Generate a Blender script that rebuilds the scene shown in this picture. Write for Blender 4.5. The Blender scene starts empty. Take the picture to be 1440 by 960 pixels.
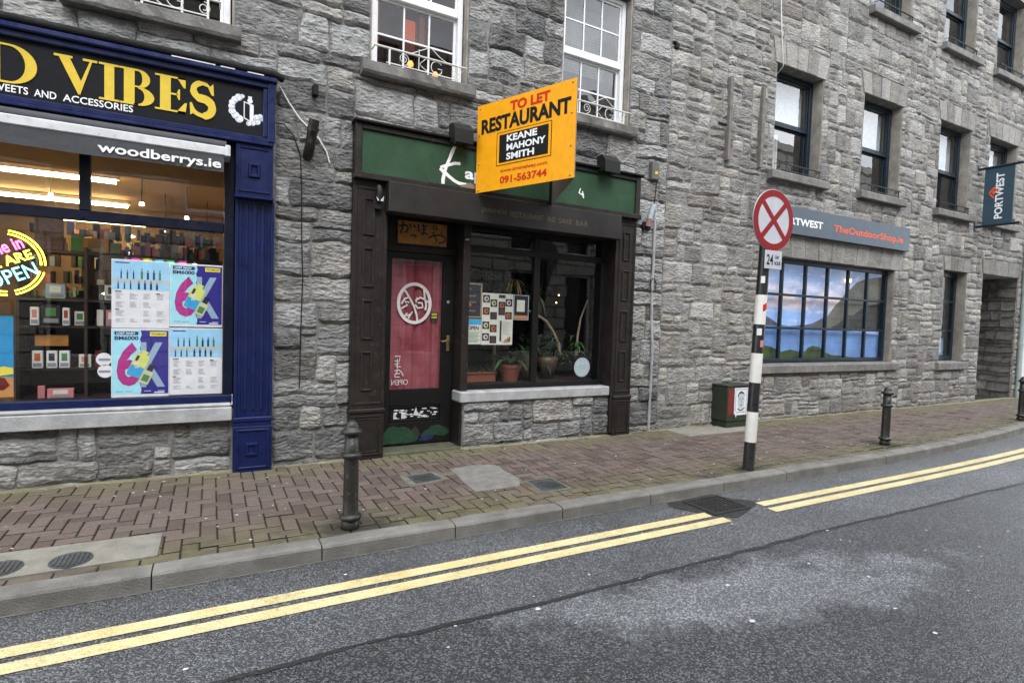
import bpy, math, random
from mathutils import Vector, Matrix, noise
rnd = random.Random(7)
S = bpy.context.scene
COL = S.collection
R_ = math.radians

# ------------------------------------------------------------------ camera
cam = bpy.data.cameras.new('camera'); camo = bpy.data.objects.new('camera', cam); COL.objects.link(camo)
cam.sensor_width = 36; cam.lens = 36*785.26/1440; cam.clip_end = 500; cam.clip_start = .05
xr = Vector((0.87984255, -0.47423971, -0.00721487+0.0384202)); 
# rows of the fitted rotation: image right / image down / forward in world axes (x along the wall, y into it, z up)
def _fit():
    a, b, c = -0.49569441, 0.04262781, 0.03123886
    ca, sa, cb, sb, cc, sc = math.cos(a), math.sin(a), math.cos(b), math.sin(b), math.cos(c), math.sin(c)
    Ry = Matrix(((ca,0,sa),(0,1,0),(-sa,0,ca))); Rx = Matrix(((1,0,0),(0,cb,-sb),(0,sb,cb))); Rz = Matrix(((cc,-sc,0),(sc,cc,0),(0,0,1)))
    return Rz@Rx@Ry
_R = _fit()
def row(i): return Vector((_R[i][0], _R[i][2], -_R[i][1]))
right, down, fwd = row(0), row(1), row(2)
camo.matrix_world = Matrix(((right.x,-down.x,-fwd.x,0),(right.y,-down.y,-fwd.y,0),(right.z,-down.z,-fwd.z,1.4862),(0,0,0,1)))
S.camera = camo
S.render.resolution_x, S.render.resolution_y = 1024, 682
CAM = Vector((0,0,1.4862))
def project(p):
    q = p-CAM; z = q.dot(fwd)
    if z < .1: return None
    return (720+785.26*q.dot(right)/z, 480+785.26*q.dot(down)/z, z)

# ------------------------------------------------------------------ world, sun, exposure
W = bpy.data.worlds.new('World'); S.world = W; W.use_nodes = True
nt = W.node_tree; N = nt.nodes; L = nt.links; N.clear()
sky = N.new('ShaderNodeTexSky'); sky.sky_type = 'NISHITA'; sky.sun_disc = False
SUN_EL, SUN_ROT = R_(52), R_(190)
sky.sun_elevation = SUN_EL; sky.sun_rotation = SUN_ROT; sky.air_density = 1; sky.dust_density = 3; sky.ozone_density = 1
tc = N.new('ShaderNodeTexCoord'); mp = N.new('ShaderNodeMapping'); mp.inputs['Scale'].default_value = (1.2,1.2,2.6)
nz = N.new('ShaderNodeTexNoise'); nz.inputs['Scale'].default_value = 2.2; nz.inputs['Detail'].default_value = 6; nz.inputs['Roughness'].default_value = .55
rp = N.new('ShaderNodeValToRGB'); rp.color_ramp.elements[0].position = .2; rp.color_ramp.elements[1].position = .47
cl = N.new('ShaderNodeTexNoise'); cl.inputs['Scale'].default_value = 4; cl.inputs['Detail'].default_value = 5
cr = N.new('ShaderNodeValToRGB'); cr.color_ramp.elements[0].color = (7.6,8.0,8.7,1); cr.color_ramp.elements[1].color = (13.5,13.9,14.6,1)
cr.color_ramp.elements[0].position = .3; cr.color_ramp.elements[1].position = .7
mx = N.new('ShaderNodeMix'); mx.data_type = 'RGBA'
bg = N.new('ShaderNodeBackground'); bg.inputs['Strength'].default_value = .1
out = N.new('ShaderNodeOutputWorld')
L.new(tc.outputs['Generated'], mp.inputs['Vector']); L.new(mp.outputs[0], nz.inputs['Vector']); L.new(mp.outputs[0], cl.inputs['Vector'])
L.new(nz.outputs[0], rp.inputs[0]); L.new(cl.outputs[0], cr.inputs[0])
L.new(rp.outputs[0], mx.inputs[0]); L.new(sky.outputs[0], mx.inputs[6]); L.new(cr.outputs[0], mx.inputs[7])
L.new(mx.outputs[2], bg.inputs[0]); L.new(bg.outputs[0], out.inputs[0])
sl = bpy.data.lights.new('sun', 'SUN'); sl.energy = .9; sl.angle = R_(25); sl.color = (1,.985,.96)
so = bpy.data.objects.new('sun', sl); COL.objects.link(so)
sd = Vector((math.sin(SUN_ROT)*math.cos(SUN_EL), math.cos(SUN_ROT)*math.cos(SUN_EL), math.sin(SUN_EL)))
so.rotation_euler = sd.to_track_quat('Z','Y').to_euler(); so.location = (0,-5,30)
S.view_settings.view_transform = 'Standard'; S.view_settings.look = 'None'; S.view_settings.exposure = 1.42; S.view_settings.gamma = 1
try:
    S.cycles.max_bounces = 6; S.cycles.transparent_max_bounces = 12; S.cycles.caustics_reflective = False; S.cycles.caustics_refractive = False
    S.cycles.sample_clamp_indirect = 6
except Exception: pass

# ------------------------------------------------------------------ materials
MATS = {}
def node(nt, typ, **kw):
    n = nt.nodes.new(typ)
    for k, v in kw.items(): setattr(n, k, v)
    return n
def setin(n, **kw):
    for k, v in kw.items(): n.inputs[k.replace('_',' ')].default_value = v
def base_mat(name):
    m = bpy.data.materials.new(name); m.use_nodes = True; t = m.node_tree
    return m, t, t.nodes['Principled BSDF'], t.links
def mathn(t, op, a, b=None, clamp=False):
    n = node(t, 'ShaderNodeMath', operation=op, use_clamp=clamp)
    for i, v in enumerate((a, b)):
        if v is None: continue
        if isinstance(v, (int, float)): n.inputs[i].default_value = v
        else: t.links.new(v, n.inputs[i])
    return n.outputs[0]
def noise_n(t, vec, scale, detail=4, rough=.55, dist=0):
    n = node(t, 'ShaderNodeTexNoise'); setin(n, Scale=scale, Detail=detail, Roughness=rough, Distortion=dist); t.links.new(vec, n.inputs['Vector']); return n.outputs[0]
def ramp(t, fac, stops):
    n = node(t, 'ShaderNodeValToRGB'); e = n.color_ramp.elements
    while len(e) > 1: e.remove(e[-1])
    e[0].position = stops[0][0]; e[0].color = (*stops[0][1], 1) if len(stops[0][1]) == 3 else stops[0][1]
    for p, c in stops[1:]:
        q = e.new(p); q.color = (*c, 1) if len(c) == 3 else c
    t.links.new(fac, n.inputs[0]); return n.outputs[0]
def g3(v): return (v, v, v)
def mixc(t, fac, a, b, mode='MIX'):
    n = node(t, 'ShaderNodeMix', data_type='RGBA', blend_type=mode)
    for i, v in ((0, fac), (6, a), (7, b)):
        if isinstance(v, (int, float)): n.inputs[i].default_value = v
        elif isinstance(v, tuple): n.inputs[i].default_value = (*v[:3], 1)
        else: t.links.new(v, n.inputs[i])
    return n.outputs[2]
def pos(t): return node(t, 'ShaderNodeNewGeometry').outputs['Position']
def bumpn(t, h, strength, dist, prev=None):
    n = node(t, 'ShaderNodeBump'); setin(n, Strength=strength, Distance=dist); t.links.new(h, n.inputs['Height'])
    if prev is not None: t.links.new(prev, n.inputs['Normal'])
    return n.outputs[0]
def rand_n(t):
    oi = node(t, 'ShaderNodeObjectInfo').outputs['Random']; ri = node(t, 'ShaderNodeNewGeometry').outputs['Random Per Island']
    return mathn(t, 'FRACT', mathn(t, 'ADD', mathn(t, 'MULTIPLY', oi, 7.31), mathn(t, 'MULTIPLY', ri, 13.7)))
def mat(name, col, rough=.6, metal=0, var=.18, vs=6, bump=.15, bs=70, emis=None, es=0, wear=None, spec=.5, dirt=0):
    if name in MATS: return MATS[name]
    m, t, b, l = base_mat(name); p = pos(t)
    v = noise_n(t, p, vs, 5, .6)
    c = mixc(t, 1.0, tuple(col), ramp(t, v, [(.25, g3(1-var)), (.75, g3(1+var))]), 'MULTIPLY')
    if wear:
        w = ramp(t, noise_n(t, p, 22, 6, .65), [(.60, g3(0)), (.68, g3(1))]); c = mixc(t, mathn(t,'MULTIPLY',w,wear[1]), c, wear[0])
    if dirt:
        w = ramp(t, noise_n(t, p, 3.1, 6, .7), [(.45, g3(0)), (.7, g3(1))]); c = mixc(t, mathn(t,'MULTIPLY',w,dirt), c, (.05,.047,.04))
    l.new(c, b.inputs['Base Color']); b.inputs['Roughness'].default_value = rough; b.inputs['Metallic'].default_value = metal
    b.inputs['Specular IOR Level'].default_value = spec
    if rough < .8:
        l.new(ramp(t, noise_n(t, p, vs*2.3, 4), [(.3, g3(max(.04,rough-.1))), (.7, g3(min(1,rough+.14)))]), b.inputs['Roughness'])
    if bump: l.new(bumpn(t, noise_n(t, p, bs, 4), bump, .01), b.inputs['Normal'])
    if emis: b.inputs['Emission Color'].default_value = (*emis, 1); b.inputs['Emission Strength'].default_value = es
    MATS[name] = m; return m
def flat(name, col, rough=.5, es=0):
    if name in MATS: return MATS[name]
    m, t, b, l = base_mat(name); b.inputs['Roughness'].default_value = rough; b.inputs['Specular IOR Level'].default_value = .2
    c = mixc(t, 1.0, tuple(col), ramp(t, noise_n(t, pos(t), 14, 3), [(.3, g3(.93)), (.7, g3(1.06))]), 'MULTIPLY'); l.new(c, b.inputs['Base Color'])
    if es: l.new(c, b.inputs['Emission Color']); b.inputs['Emission Strength'].default_value = es
    MATS[name] = m; return m
def glass(name, tint, ior, wav):
    if name in MATS: return MATS[name]
    m = bpy.data.materials.new(name); m.use_nodes = True; t = m.node_tree; t.nodes.clear()
    o = node(t, 'ShaderNodeOutputMaterial'); mixs = node(t, 'ShaderNodeMixShader'); tr = node(t, 'ShaderNodeBsdfTransparent'); gl = node(t, 'ShaderNodeBsdfGlossy')
    tr.inputs[0].default_value = (*tint, 1); gl.inputs['Roughness'].default_value = .01; gg = node(t, 'ShaderNodeNewGeometry'); dt = node(t, 'ShaderNodeVectorMath', operation='DOT_PRODUCT'); t.links.new(gg.outputs['Normal'], dt.inputs[0]); t.links.new(gg.outputs['Incoming'], dt.inputs[1])
    cs_ = mathn(t, 'POWER', mathn(t, 'SUBTRACT', 1.0, mathn(t, 'ABSOLUTE', dt.outputs['Value'])), 5.0); fz = mathn(t, 'ADD', ior, mathn(t, 'MULTIPLY', cs_, 1.0-ior), True)   # both faces of the sheet counted in ior = F0
    if wav:
        bn = bumpn(t, noise_n(t, pos(t), 1.6, 2), wav, .02); t.links.new(bn, gl.inputs['Normal'])
    t.links.new(fz, mixs.inputs[0]); t.links.new(tr.outputs[0], mixs.inputs[1]); t.links.new(gl.outputs[0], mixs.inputs[2]); t.links.new(mixs.outputs[0], o.inputs[0])
    MATS[name] = m; return m

def stone_mat(name, dark, mid, light, tintw, relief, warm=0.35):
    m, t, b, l = base_mat(name); p = pos(t); r = rand_n(t)
    mp = node(t, 'ShaderNodeMapping'); mp.inputs['Scale'].default_value = (1,1,2.2); t.links.new(p, mp.inputs[0]); ps = mp.outputs[0]
    big = noise_n(t, ps, 5, 7, .68, .3); fine = noise_n(t, p, 42, 5, .7)
    val = mathn(t, 'ADD', mathn(t, 'MULTIPLY', r, .36), mathn(t, 'ADD', mathn(t, 'MULTIPLY', big, .81), mathn(t, 'MULTIPLY', fine, .35)))
    c = ramp(t, val, [(.46, dark), (.74, mid), (1.06, light)])
    hue = mathn(t, 'FRACT', mathn(t, 'MULTIPLY', r, 17.3))
    c = mixc(t, mathn(t, 'MULTIPLY', ramp(t, hue, [(.5, g3(0)), (.9, g3(1))]), warm), c, mixc(t, 1.0, c, tintw, 'MULTIPLY'))
    mv = node(t, 'ShaderNodeMapping'); mv.inputs['Scale'].default_value = (1.6,1.6,.45); t.links.new(p, mv.inputs[0])
    c = mixc(t, 1.0, c, ramp(t, noise_n(t, mv.outputs[0], 1.5, 6, .65, .4), [(.32, g3(.66)), (.55, g3(1.0)), (.75, g3(1.12))]), 'MULTIPLY')
    # lime bloom and lichen spots
    sp = ramp(t, noise_n(t, p, 13, 8, .72), [(.60, g3(0)), (.72, g3(1))]); c = mixc(t, mathn(t, 'MULTIPLY', sp, .32), c, (.47,.46,.44))
    dk = ramp(t, noise_n(t, p, 9, 8, .75, .6), [(.30, g3(1)), (.42, g3(0))]); c = mixc(t, mathn(t, 'MULTIPLY', dk, .55), c, (.055,.055,.053))
    l.new(c, b.inputs['Base Color']); b.inputs['Roughness'].default_value = .72; b.inputs['Specular IOR Level'].default_value = .35
    vo = node(t, 'ShaderNodeTexVoronoi'); vo.feature = 'F1'; setin(vo, Scale=17.0, Randomness=1.0)
    wv = node(t, 'ShaderNodeVectorMath', operation='ADD'); t.links.new(ps, wv.inputs[0])
    nzv = node(t, 'ShaderNodeTexNoise'); setin(nzv, Scale=8.0, Detail=3.0); t.links.new(p, nzv.inputs['Vector'])
    sc = node(t, 'ShaderNodeVectorMath', operation='SCALE'); sc.inputs['Scale'].default_value = .12; t.links.new(nzv.outputs['Color'], sc.inputs[0]); t.links.new(sc.outputs[0], wv.inputs[1])
    t.links.new(wv.outputs[0], vo.inputs['Vector'])
    h = mathn(t, 'ADD', mathn(t, 'MULTIPLY', noise_n(t, ps, 14, 8, .72, .8), 1.3), mathn(t, 'MULTIPLY', vo.outputs['Distance'], .8))
    h2 = noise_n(t, p, 95, 4, .7)
    l.new(bumpn(t, h2, .35, .006, bumpn(t, h, relief, .035)), b.inputs['Normal'])
    MATS[name] = m; return m
stone_mat('limestone_left', (.085,.085,.085), (.27,.27,.267), (.50,.50,.495), (1.12,1.0,.84), 1.0)
stone_mat('limestone_right', (.125,.121,.114), (.25,.244,.232), (.40,.39,.372), (1.14,1.0,.84), .62)
stone_mat('dressed_stone', (.13,.125,.113), (.24,.232,.214), (.35,.34,.32), (1.1,1.0,.88), .35, .3)
mat('mortar_left', (.205,.202,.192), .9, var=.4, vs=9, bump=.9, bs=45, spec=.2, dirt=.35)
mat('mortar_right', (.235,.227,.212), .9, var=.4, vs=10, bump=.9, bs=45, spec=.2, dirt=.3)
mat('reveal_render', (.30,.275,.235), .85, var=.3, vs=7, bump=.5, bs=40, dirt=.45)
mat('concrete_sill', (.36,.365,.37), .7, var=.22, vs=9, bump=.4, bs=60, dirt=.35)
mat('old_sill', (.17,.165,.155), .8, var=.4, vs=7, bump=.6, bs=40, dirt=.5, wear=((.45,.45,.44),.35))
mat('kerb_concrete', (.175,.168,.152), .7, var=.35, vs=5, bump=.6, bs=110, dirt=.4, wear=((.24,.235,.2),.4))
mat('cover_iron', (.07,.075,.08), .5, .3, var=.3, bump=.3)
mat('patch_concrete', (.21,.202,.172), .75, var=.25, vs=7, bump=.5, bs=60, wear=((.34,.35,.22),.5))
mat('patch_dark', (.13,.13,.10), .75, var=.35, vs=9, bump=.5, bs=60, wear=((.22,.22,.12),.4))
mat('navy_paint', (.005,.012,.068), .34, var=.3, vs=5, bump=.05, wear=((.02,.028,.08),.45), spec=.3, dirt=.1)
mat('navy_frame', (.004,.006,.02), .35, var=.2, bump=.05, spec=.3)
mat('fascia_black', (.007,.0075,.010), .5, var=.2, bump=.05, spec=.15)
mat('lead_black', (.010,.010,.010), .7, spec=.2, var=.3, bump=.4)
mat('brown_paint', (.019,.0155,.014), .42, spec=.25, var=.4, vs=5, bump=.15, bs=50, wear=((.09,.08,.075),.45), dirt=.2)
mat('brown_board', (.024,.022,.021), .45, spec=.25, var=.25, vs=3, bump=.08, dirt=.1, wear=((.07,.065,.06),.2))
mat('door_black', (.009,.0085,.0085), .42, spec=.25, var=.25, bump=.1)
mat('green_board', (.028,.068,.036), .6, spec=.2, var=.28, vs=3.5, bump=.08, wear=((.035,.13,.07),.4))
mat('white_upvc', (.74,.75,.76), .3, var=.06, bump=.03)
mat('white_iron', (.62,.61,.57), .5, var=.2, vs=20, bump=.3, wear=((.3,.22,.14),.6))
mat('dark_iron', (.03,.034,.036), .5, .3, var=.3)
mat('navy_sash', (.009,.019,.029), .35, spec=.35, var=.25, bump=.05, wear=((.04,.075,.1),.3))
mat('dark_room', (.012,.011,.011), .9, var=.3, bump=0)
mat('black_plastic', (.012,.012,.012), .5, spec=.25, var=.2, bump=.1)
mat('grey_pvc', (.36,.36,.37), .45, var=.2, bump=.1, dirt=.3)
mat('white_cable', (.72,.72,.7), .4, var=.1, bump=0)
mat('aluminium', (.62,.64,.66), .35, .3, var=.12, vs=10, bump=.05)
mat('awning_fabric', (.05,.052,.058), .8, var=.2, vs=4, bump=.5, bs=14)
mat('sign_grey_blue', (.075,.105,.135), .38, var=.08, vs=3, bump=.03)
mat('banner_cloth', (.022,.058,.085), .6, var=.1, bump=.1)
mat('timber_grey', (.15,.14,.125), .8, var=.35, vs=12, bump=.6, bs=40)
mat('cabinet_green', (.026,.036,.022), .6, spec=.25, var=.35, vs=6, bump=.15, dirt=.3, wear=((.09,.05,.03),.4))
mat('cast_iron', (.020,.019,.016), .36, .1, var=.4, vs=12, bump=.4, bs=60, wear=((.16,.15,.13),.45), dirt=.2)
mat('pole_black', (.02,.02,.021), .3, var=.2, bump=.1, wear=((.07,.07,.07),.3))
mat('pole_white', (.74,.73,.68), .4, var=.08, bump=.1, dirt=.12)
flat('sign_white', (.50,.52,.56), .3); flat('sign_red', (.25,.016,.022), .35); flat('faded_red', (.15,.03,.03), .6); flat('sign_black', (.008,.008,.008), .7)
mat('galvanised', (.4,.41,.42), .45, .6, var=.15)
flat('to_let_orange', (.86,.37,.008), .35); flat('to_let_red', (.55,.022,.01), .4); flat('letter_white', (.82,.83,.84), .45); flat('letter_gold', (.66,.48,.055), .38)
flat('letter_dim_gold', (.11,.085,.055), .5); flat('letter_coral', (.80,.12,.05), .45)
mat('correx_back', (.28,.27,.26), .6)
mat('pale_wall', (.68,.71,.74), .7, var=.08, vs=2, bump=.2)
mat('pale_pipe', (.33,.40,.38), .4, var=.15, bump=.1)
flat('tube_light', (1,1,1)); 
def emit(name, col, st):
    m, t, b, l = base_mat(name); b.inputs['Base Color'].default_value = (*[c*.5 for c in col],1); b.inputs['Emission Color'].default_value = (*col,1); b.inputs['Emission Strength'].default_value = st; MATS[name] = m
emit('tube_warm', (1,.72,.30), 26); emit('neon_yellow', (1,.78,.04), 3.2); emit('neon_pink', (1,.10,.42), 2.6); emit('neon_blue', (.15,.75,1), 2.4)
emit('lamp_warm', (1,.62,.22), 4); emit('lamp_white', (1,.9,.75), 6); emit('ember', (1,.22,.04), 1.6); emit('neon_white', (1,.85,.8), 4); emit('neon_green', (.2,1,.4), 1.6)
mat('warm_plaster', (.24,.17,.115), .8, var=.15, vs=3); mat('warm_ceiling', (.60,.38,.20), .8, var=.12, vs=2, bump=.05); mat('shop_floor', (.05,.035,.03), .4)
mat('dark_wood', (.032,.017,.012), .4, var=.3, vs=12); mat('ceramic', (.6,.6,.6), .3)
mat('terracotta', (.20,.065,.038), .75, var=.25); mat('brown_ceramic', (.06,.035,.02), .5); mat('soil', (.02,.015,.01), .9)
mat('bark', (.28,.22,.15), .85, var=.3, vs=30, bump=.6); mat('leaf', (.032,.075,.025), .4, var=.35, vs=12); mat('leaf_bright', (.06,.13,.035), .35, var=.25); mat('leaf_dry', (.42,.28,.12), .8, var=.3)
flat('paper_white', (.72,.73,.76), .6); flat('paper_cream', (.66,.66,.58), .7); flat('ink', (.03,.03,.04), .6); flat('ink_grey', (.25,.26,.3), .6)
flat('poster_blue', (.32,.62,.86), .5); flat('poster_cyan', (.35,.72,.85), .5); flat('poster_purple', (.035,.03,.24), .5); flat('poster_magenta', (.42,.03,.24), .5); flat('poster_yellow', (.75,.66,.08), .5)
flat('device_yellow', (.62,.68,.18), .3); flat('device_blue', (.05,.36,.68), .3); flat('steel_blue', (.30,.42,.56), .4); flat('navy_print', (.02,.03,.13), .5); flat('glass_pale', (.55,.57,.36), .25)
flat('sea_blue', (.02,.25,.55), .5); flat('sand', (.55,.26,.09), .6); flat('dark_red', (.14,.015,.012), .5); flat('product_red', (.35,.05,.04), .4); flat('product_green', (.08,.22,.09), .4); flat('product_orange', (.5,.14,.03), .4); flat('product_pink', (.6,.22,.24),.4)
flat('sticker_pale', (.45,.53,.57), .5); flat('sticker_ink', (.25,.31,.35), .5)
def curtain_mat():
    m, t, b, l = base_mat('curtain_red'); p = pos(t)
    c = mixc(t, ramp(t, noise_n(t, p, 5, 4), [(.3,g3(0)),(.7,g3(1))]), (.21,.032,.046), (.31,.085,.105)); l.new(c, b.inputs['Base Color']); b.inputs['Roughness'].default_value = .9; MATS['curtain_red'] = m
curtain_mat()
mat('calligraphy_white', (.72,.68,.68), .8, bump=0); mat('reflection_pale', (.55,.6,.62), .9, var=.25, vs=25); mat('shutter_white', (.74,.72,.66), .4, var=.08); mat('kappa_board', (.40,.17,.035), .6, var=.35, vs=9)
mat('blind_grey', (.16,.18,.18), .7, var=.3, vs=8); mat('red_brick_room', (.16,.03,.018), .8, var=.4, vs=6)

def paver_mat():
    m, t, b, l = base_mat('paver'); p = pos(t); r = rand_n(t)
    c = ramp(t, r, [(0,(.072,.050,.042)), (.35,(.108,.078,.066)), (.7,(.132,.100,.086)), (1,(.090,.070,.060))])
    c = mixc(t, 1.0, c, ramp(t, noise_n(t, p, 60, 4, .7), [(.3,g3(.7)),(.7,g3(1.3))]), 'MULTIPLY')
    sx = node(t, 'ShaderNodeSeparateXYZ'); t.links.new(p, sx.inputs[0]); y = sx.outputs['Y']; x = sx.outputs['X']
    kx = mathn(t, 'MAXIMUM', mathn(t, 'SUBTRACT', x, 6.5), 0.0); yk = mathn(t, 'SUBTRACT', y, mathn(t, 'MULTIPLY', mathn(t,'MULTIPLY',kx,kx), .011))
    nb = noise_n(t, p, 1.9, 5, .6); ns = noise_n(t, p, 9, 5, .7)
    # moss: along the wall foot and along the kerb, patchy
    wall = mathn(t, 'SUBTRACT', 1.0, mathn(t, 'MULTIPLY', mathn(t, 'SUBTRACT', 5.62, y), 2.0), True)
    kerb = mathn(t, 'SUBTRACT', 1.0, mathn(t, 'MULTIPLY', mathn(t, 'SUBTRACT', yk, 3.78), 1.7), True)
    edge = mathn(t, 'ADD', wall, kerb)
    mk = mathn(t, 'MULTIPLY', edge, ramp(t, mathn(t, 'ADD', mathn(t,'MULTIPLY',nb,.75), mathn(t,'MULTIPLY',ns,.25)), [(.37,g3(0)),(.54,g3(1))]), True)
    c = mixc(t, mathn(t, 'MULTIPLY', mk, .82), c, mixc(t, ns, (.055,.055,.018), (.19,.175,.085)))
    dk = mathn(t, 'MULTIPLY', mathn(t,'MULTIPLY',kerb,1.0), ramp(t, noise_n(t, p, 2.7, 5, .7), [(.48,g3(0)),(.62,g3(1))]), True)
    c = mixc(t, mathn(t, 'MULTIPLY', dk, .62), c, (.035,.032,.02))
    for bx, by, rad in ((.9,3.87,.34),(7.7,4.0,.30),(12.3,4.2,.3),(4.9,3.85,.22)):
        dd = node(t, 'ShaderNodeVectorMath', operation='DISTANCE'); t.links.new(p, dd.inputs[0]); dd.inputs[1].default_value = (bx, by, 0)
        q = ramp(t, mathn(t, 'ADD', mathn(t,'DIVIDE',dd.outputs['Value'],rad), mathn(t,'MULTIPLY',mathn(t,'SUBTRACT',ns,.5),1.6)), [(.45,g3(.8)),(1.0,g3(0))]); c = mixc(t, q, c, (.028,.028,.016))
    gum = node(t, 'ShaderNodeTexVoronoi'); setin(gum, Scale=4.3, Randomness=1.0); t.links.new(p, gum.inputs['Vector'])
    gs = ramp(t, gum.outputs['Distance'], [(.035,g3(1)),(.055,g3(0))]); c = mixc(t, mathn(t,'MULTIPLY',gs,.5), c, (.33,.31,.28))
    l.new(c, b.inputs['Base Color']); l.new(ramp(t, nb, [(.3,g3(.62)),(.7,g3(.82))]), b.inputs['Roughness'])
    l.new(bumpn(t, noise_n(t, p, 130, 4, .7), .35, .006), b.inputs['Normal']); MATS['paver'] = m
    return m
paver_mat()
mat('joint_soil_shade', (.016,.015,.010), .95, var=.5, vs=20, bump=.6, wear=((.04,.05,.015),.5))

def road_mat():
    m, t, b, l = base_mat('asphalt'); p = pos(t)
    vo = node(t, 'ShaderNodeTexVoronoi'); setin(vo, Scale=125.0, Randomness=1.0); t.links.new(p, vo.inputs['Vector'])
    wn = node(t, 'ShaderNodeSeparateColor'); t.links.new(vo.outputs['Color'], wn.inputs[0]); cell = wn.outputs[0]
    sx = node(t, 'ShaderNodeSeparateXYZ'); t.links.new(p, sx.inputs[0]); y = sx.outputs['Y']; x = sx.outputs['X']
    nb = noise_n(t, p, .9, 5, .6, .4); nm = noise_n(t, p, 2.6, 6, .65)
    inner = ramp(t, mathn(t, 'ADD', y, mathn(t, 'MULTIPLY', mathn(t,'SUBTRACT',nm,.5), .08)), [(2.58,g3(1)),(2.62,g3(0))]) if False else mathn(t, 'LESS_THAN', y, 2.6)
    # worn pale patch in the far lane
    dx = mathn(t, 'DIVIDE', mathn(t, 'SUBTRACT', x, 2.9), 1.5); 
    dy = mathn(t, 'DIVIDE', mathn(t, 'SUBTRACT', y, mathn(t,'ADD', 2.17, mathn(t,'MULTIPLY', mathn(t,'SUBTRACT', x, 2.9), -.17))), .42)
    rr = mathn(t, 'SQRT', mathn(t, 'ADD', mathn(t,'MULTIPLY',dx,dx), mathn(t,'MULTIPLY',dy,dy)))
    patch = ramp(t, mathn(t, 'ADD', rr, mathn(t, 'MULTIPLY', mathn(t,'SUBTRACT',nm,.5), 2.2)), [(.6,g3(1)),(1.0,g3(0))])
    patch = mathn(t, 'MULTIPLY', patch, inner)
    far = mathn(t, 'MULTIPLY', mathn(t, 'SUBTRACT', x, 3.2), .35, True)  # sky reflection put into the colour: road paler towards the far right
    dry_and_sheen = mathn(t, 'ADD', mathn(t, 'MULTIPLY', mathn(t,'SUBTRACT',1.0,inner), .36), mathn(t, 'ADD', mathn(t,'MULTIPLY',patch,1.0), mathn(t,'MULTIPLY',far,.25)), True)
    basec = mixc(t, dry_and_sheen, (.030,.032,.035), (.108,.115,.124))
    spk = mixc(t, dry_and_sheen, (.19,.195,.205), (.46,.47,.49))
    frac = ramp(t, cell, [(.5,g3(0)),(.98,g3(1))])
    c = mixc(t, mathn(t,'MULTIPLY',frac,.9), basec, spk)
    c = mixc(t, 1.0, c, ramp(t, mathn(t,'ADD',mathn(t,'MULTIPLY',nb,.6),mathn(t,'MULTIPLY',nm,.4)), [(.3,g3(.68)),(.7,g3(1.3))]), 'MULTIPLY')
    gd = ramp(t, mathn(t, 'SUBTRACT', y, 3.36), [(0,g3(0)),(.25,g3(1))]); c = mixc(t, mathn(t,'MULTIPLY',gd,mathn(t,'MULTIPLY',nm,.55)), c, (.05,.047,.04))
    l.new(c, b.inputs['Base Color'])
    l.new(mixc(t, dry_and_sheen, (.27,.27,.27), (.5,.5,.5)), b.inputs['Roughness']); b.inputs['Specular IOR Level'].default_value = .5
    h = mathn(t, 'ADD', mathn(t, 'MULTIPLY', vo.outputs['Distance'], -1.0), mathn(t, 'MULTIPLY', cell, .35))
    l.new(bumpn(t, h, .9, .012, bumpn(t, nm, .3, .05)), b.inputs['Normal']); MATS['asphalt'] = m
road_mat()
def line_mat():
    m, t, b, l = base_mat('road_paint'); p = pos(t)
    c = mixc(t, ramp(t, noise_n(t, p, 5, 5, .6), [(.3,g3(0)),(.7,g3(1))]), (.60,.49,.22), (.71,.63,.37))
    vo = node(t, 'ShaderNodeTexVoronoi'); setin(vo, Scale=75.0); t.links.new(p, vo.inputs['Vector'])
    w = ramp(t, mathn(t, 'ADD', mathn(t,'MULTIPLY',noise_n(t, p, 30, 6, .75),.65), mathn(t, 'ADD', mathn(t,'MULTIPLY',noise_n(t, p, 3.5, 4, .6),.35), mathn(t, 'MULTIPLY', vo.outputs['Distance'], .12))), [(.56,g3(0)),(.68,g3(1))]); c = mixc(t, mathn(t,'MULTIPLY',w,.4), c, (.16,.14,.10))
    l.new(c, b.inputs['Base Color']); b.inputs['Roughness'].default_value = .5
    l.new(bumpn(t, vo.outputs['Distance'], .7, .008), b.inputs['Normal']); MATS['road_paint'] = m
line_mat()
mat('bitumen', (.024,.024,.025), .4, var=.5, vs=30, bump=.9, bs=60)
def print_sky():
    m, t, b, l = base_mat('print_sky'); tc = pos(t); sx = node(t,'ShaderNodeSeparateXYZ'); t.links.new(tc, sx.inputs[0]); z = sx.outputs['Z']
    mp = node(t,'ShaderNodeMapping'); mp.inputs['Scale'].default_value = (1,1,2.6); t.links.new(tc, mp.inputs[0])
    n = noise_n(t, mp.outputs[0], 1.9, 6, .6, .5)
    c = ramp(t, mathn(t,'DIVIDE',mathn(t,'SUBTRACT',z,1.5),1.05), [(0,(.30,.42,.72)),(.18,(.22,.40,.72)),(.36,(.68,.50,.42)),(.55,(.70,.62,.66)),(.75,(.30,.42,.66)),(1,(.25,.33,.55))])
    c = mixc(t, ramp(t, n, [(.42,g3(0)),(.62,g3(.8))]), c, (.22,.30,.52)); c = mixc(t, ramp(t, noise_n(t, mp.outputs[0], 4.3, 5), [(.55,g3(0)),(.7,g3(.55))]), c, (.72,.62,.66))
    l.new(c, b.inputs['Base Color']); l.new(c, b.inputs['Emission Color']); b.inputs['Emission Strength'].default_value = .22; b.inputs['Roughness'].default_value = .5; MATS['print_sky'] = m  # weak emission stands in for the light falling on the print
print_sky()
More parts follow.
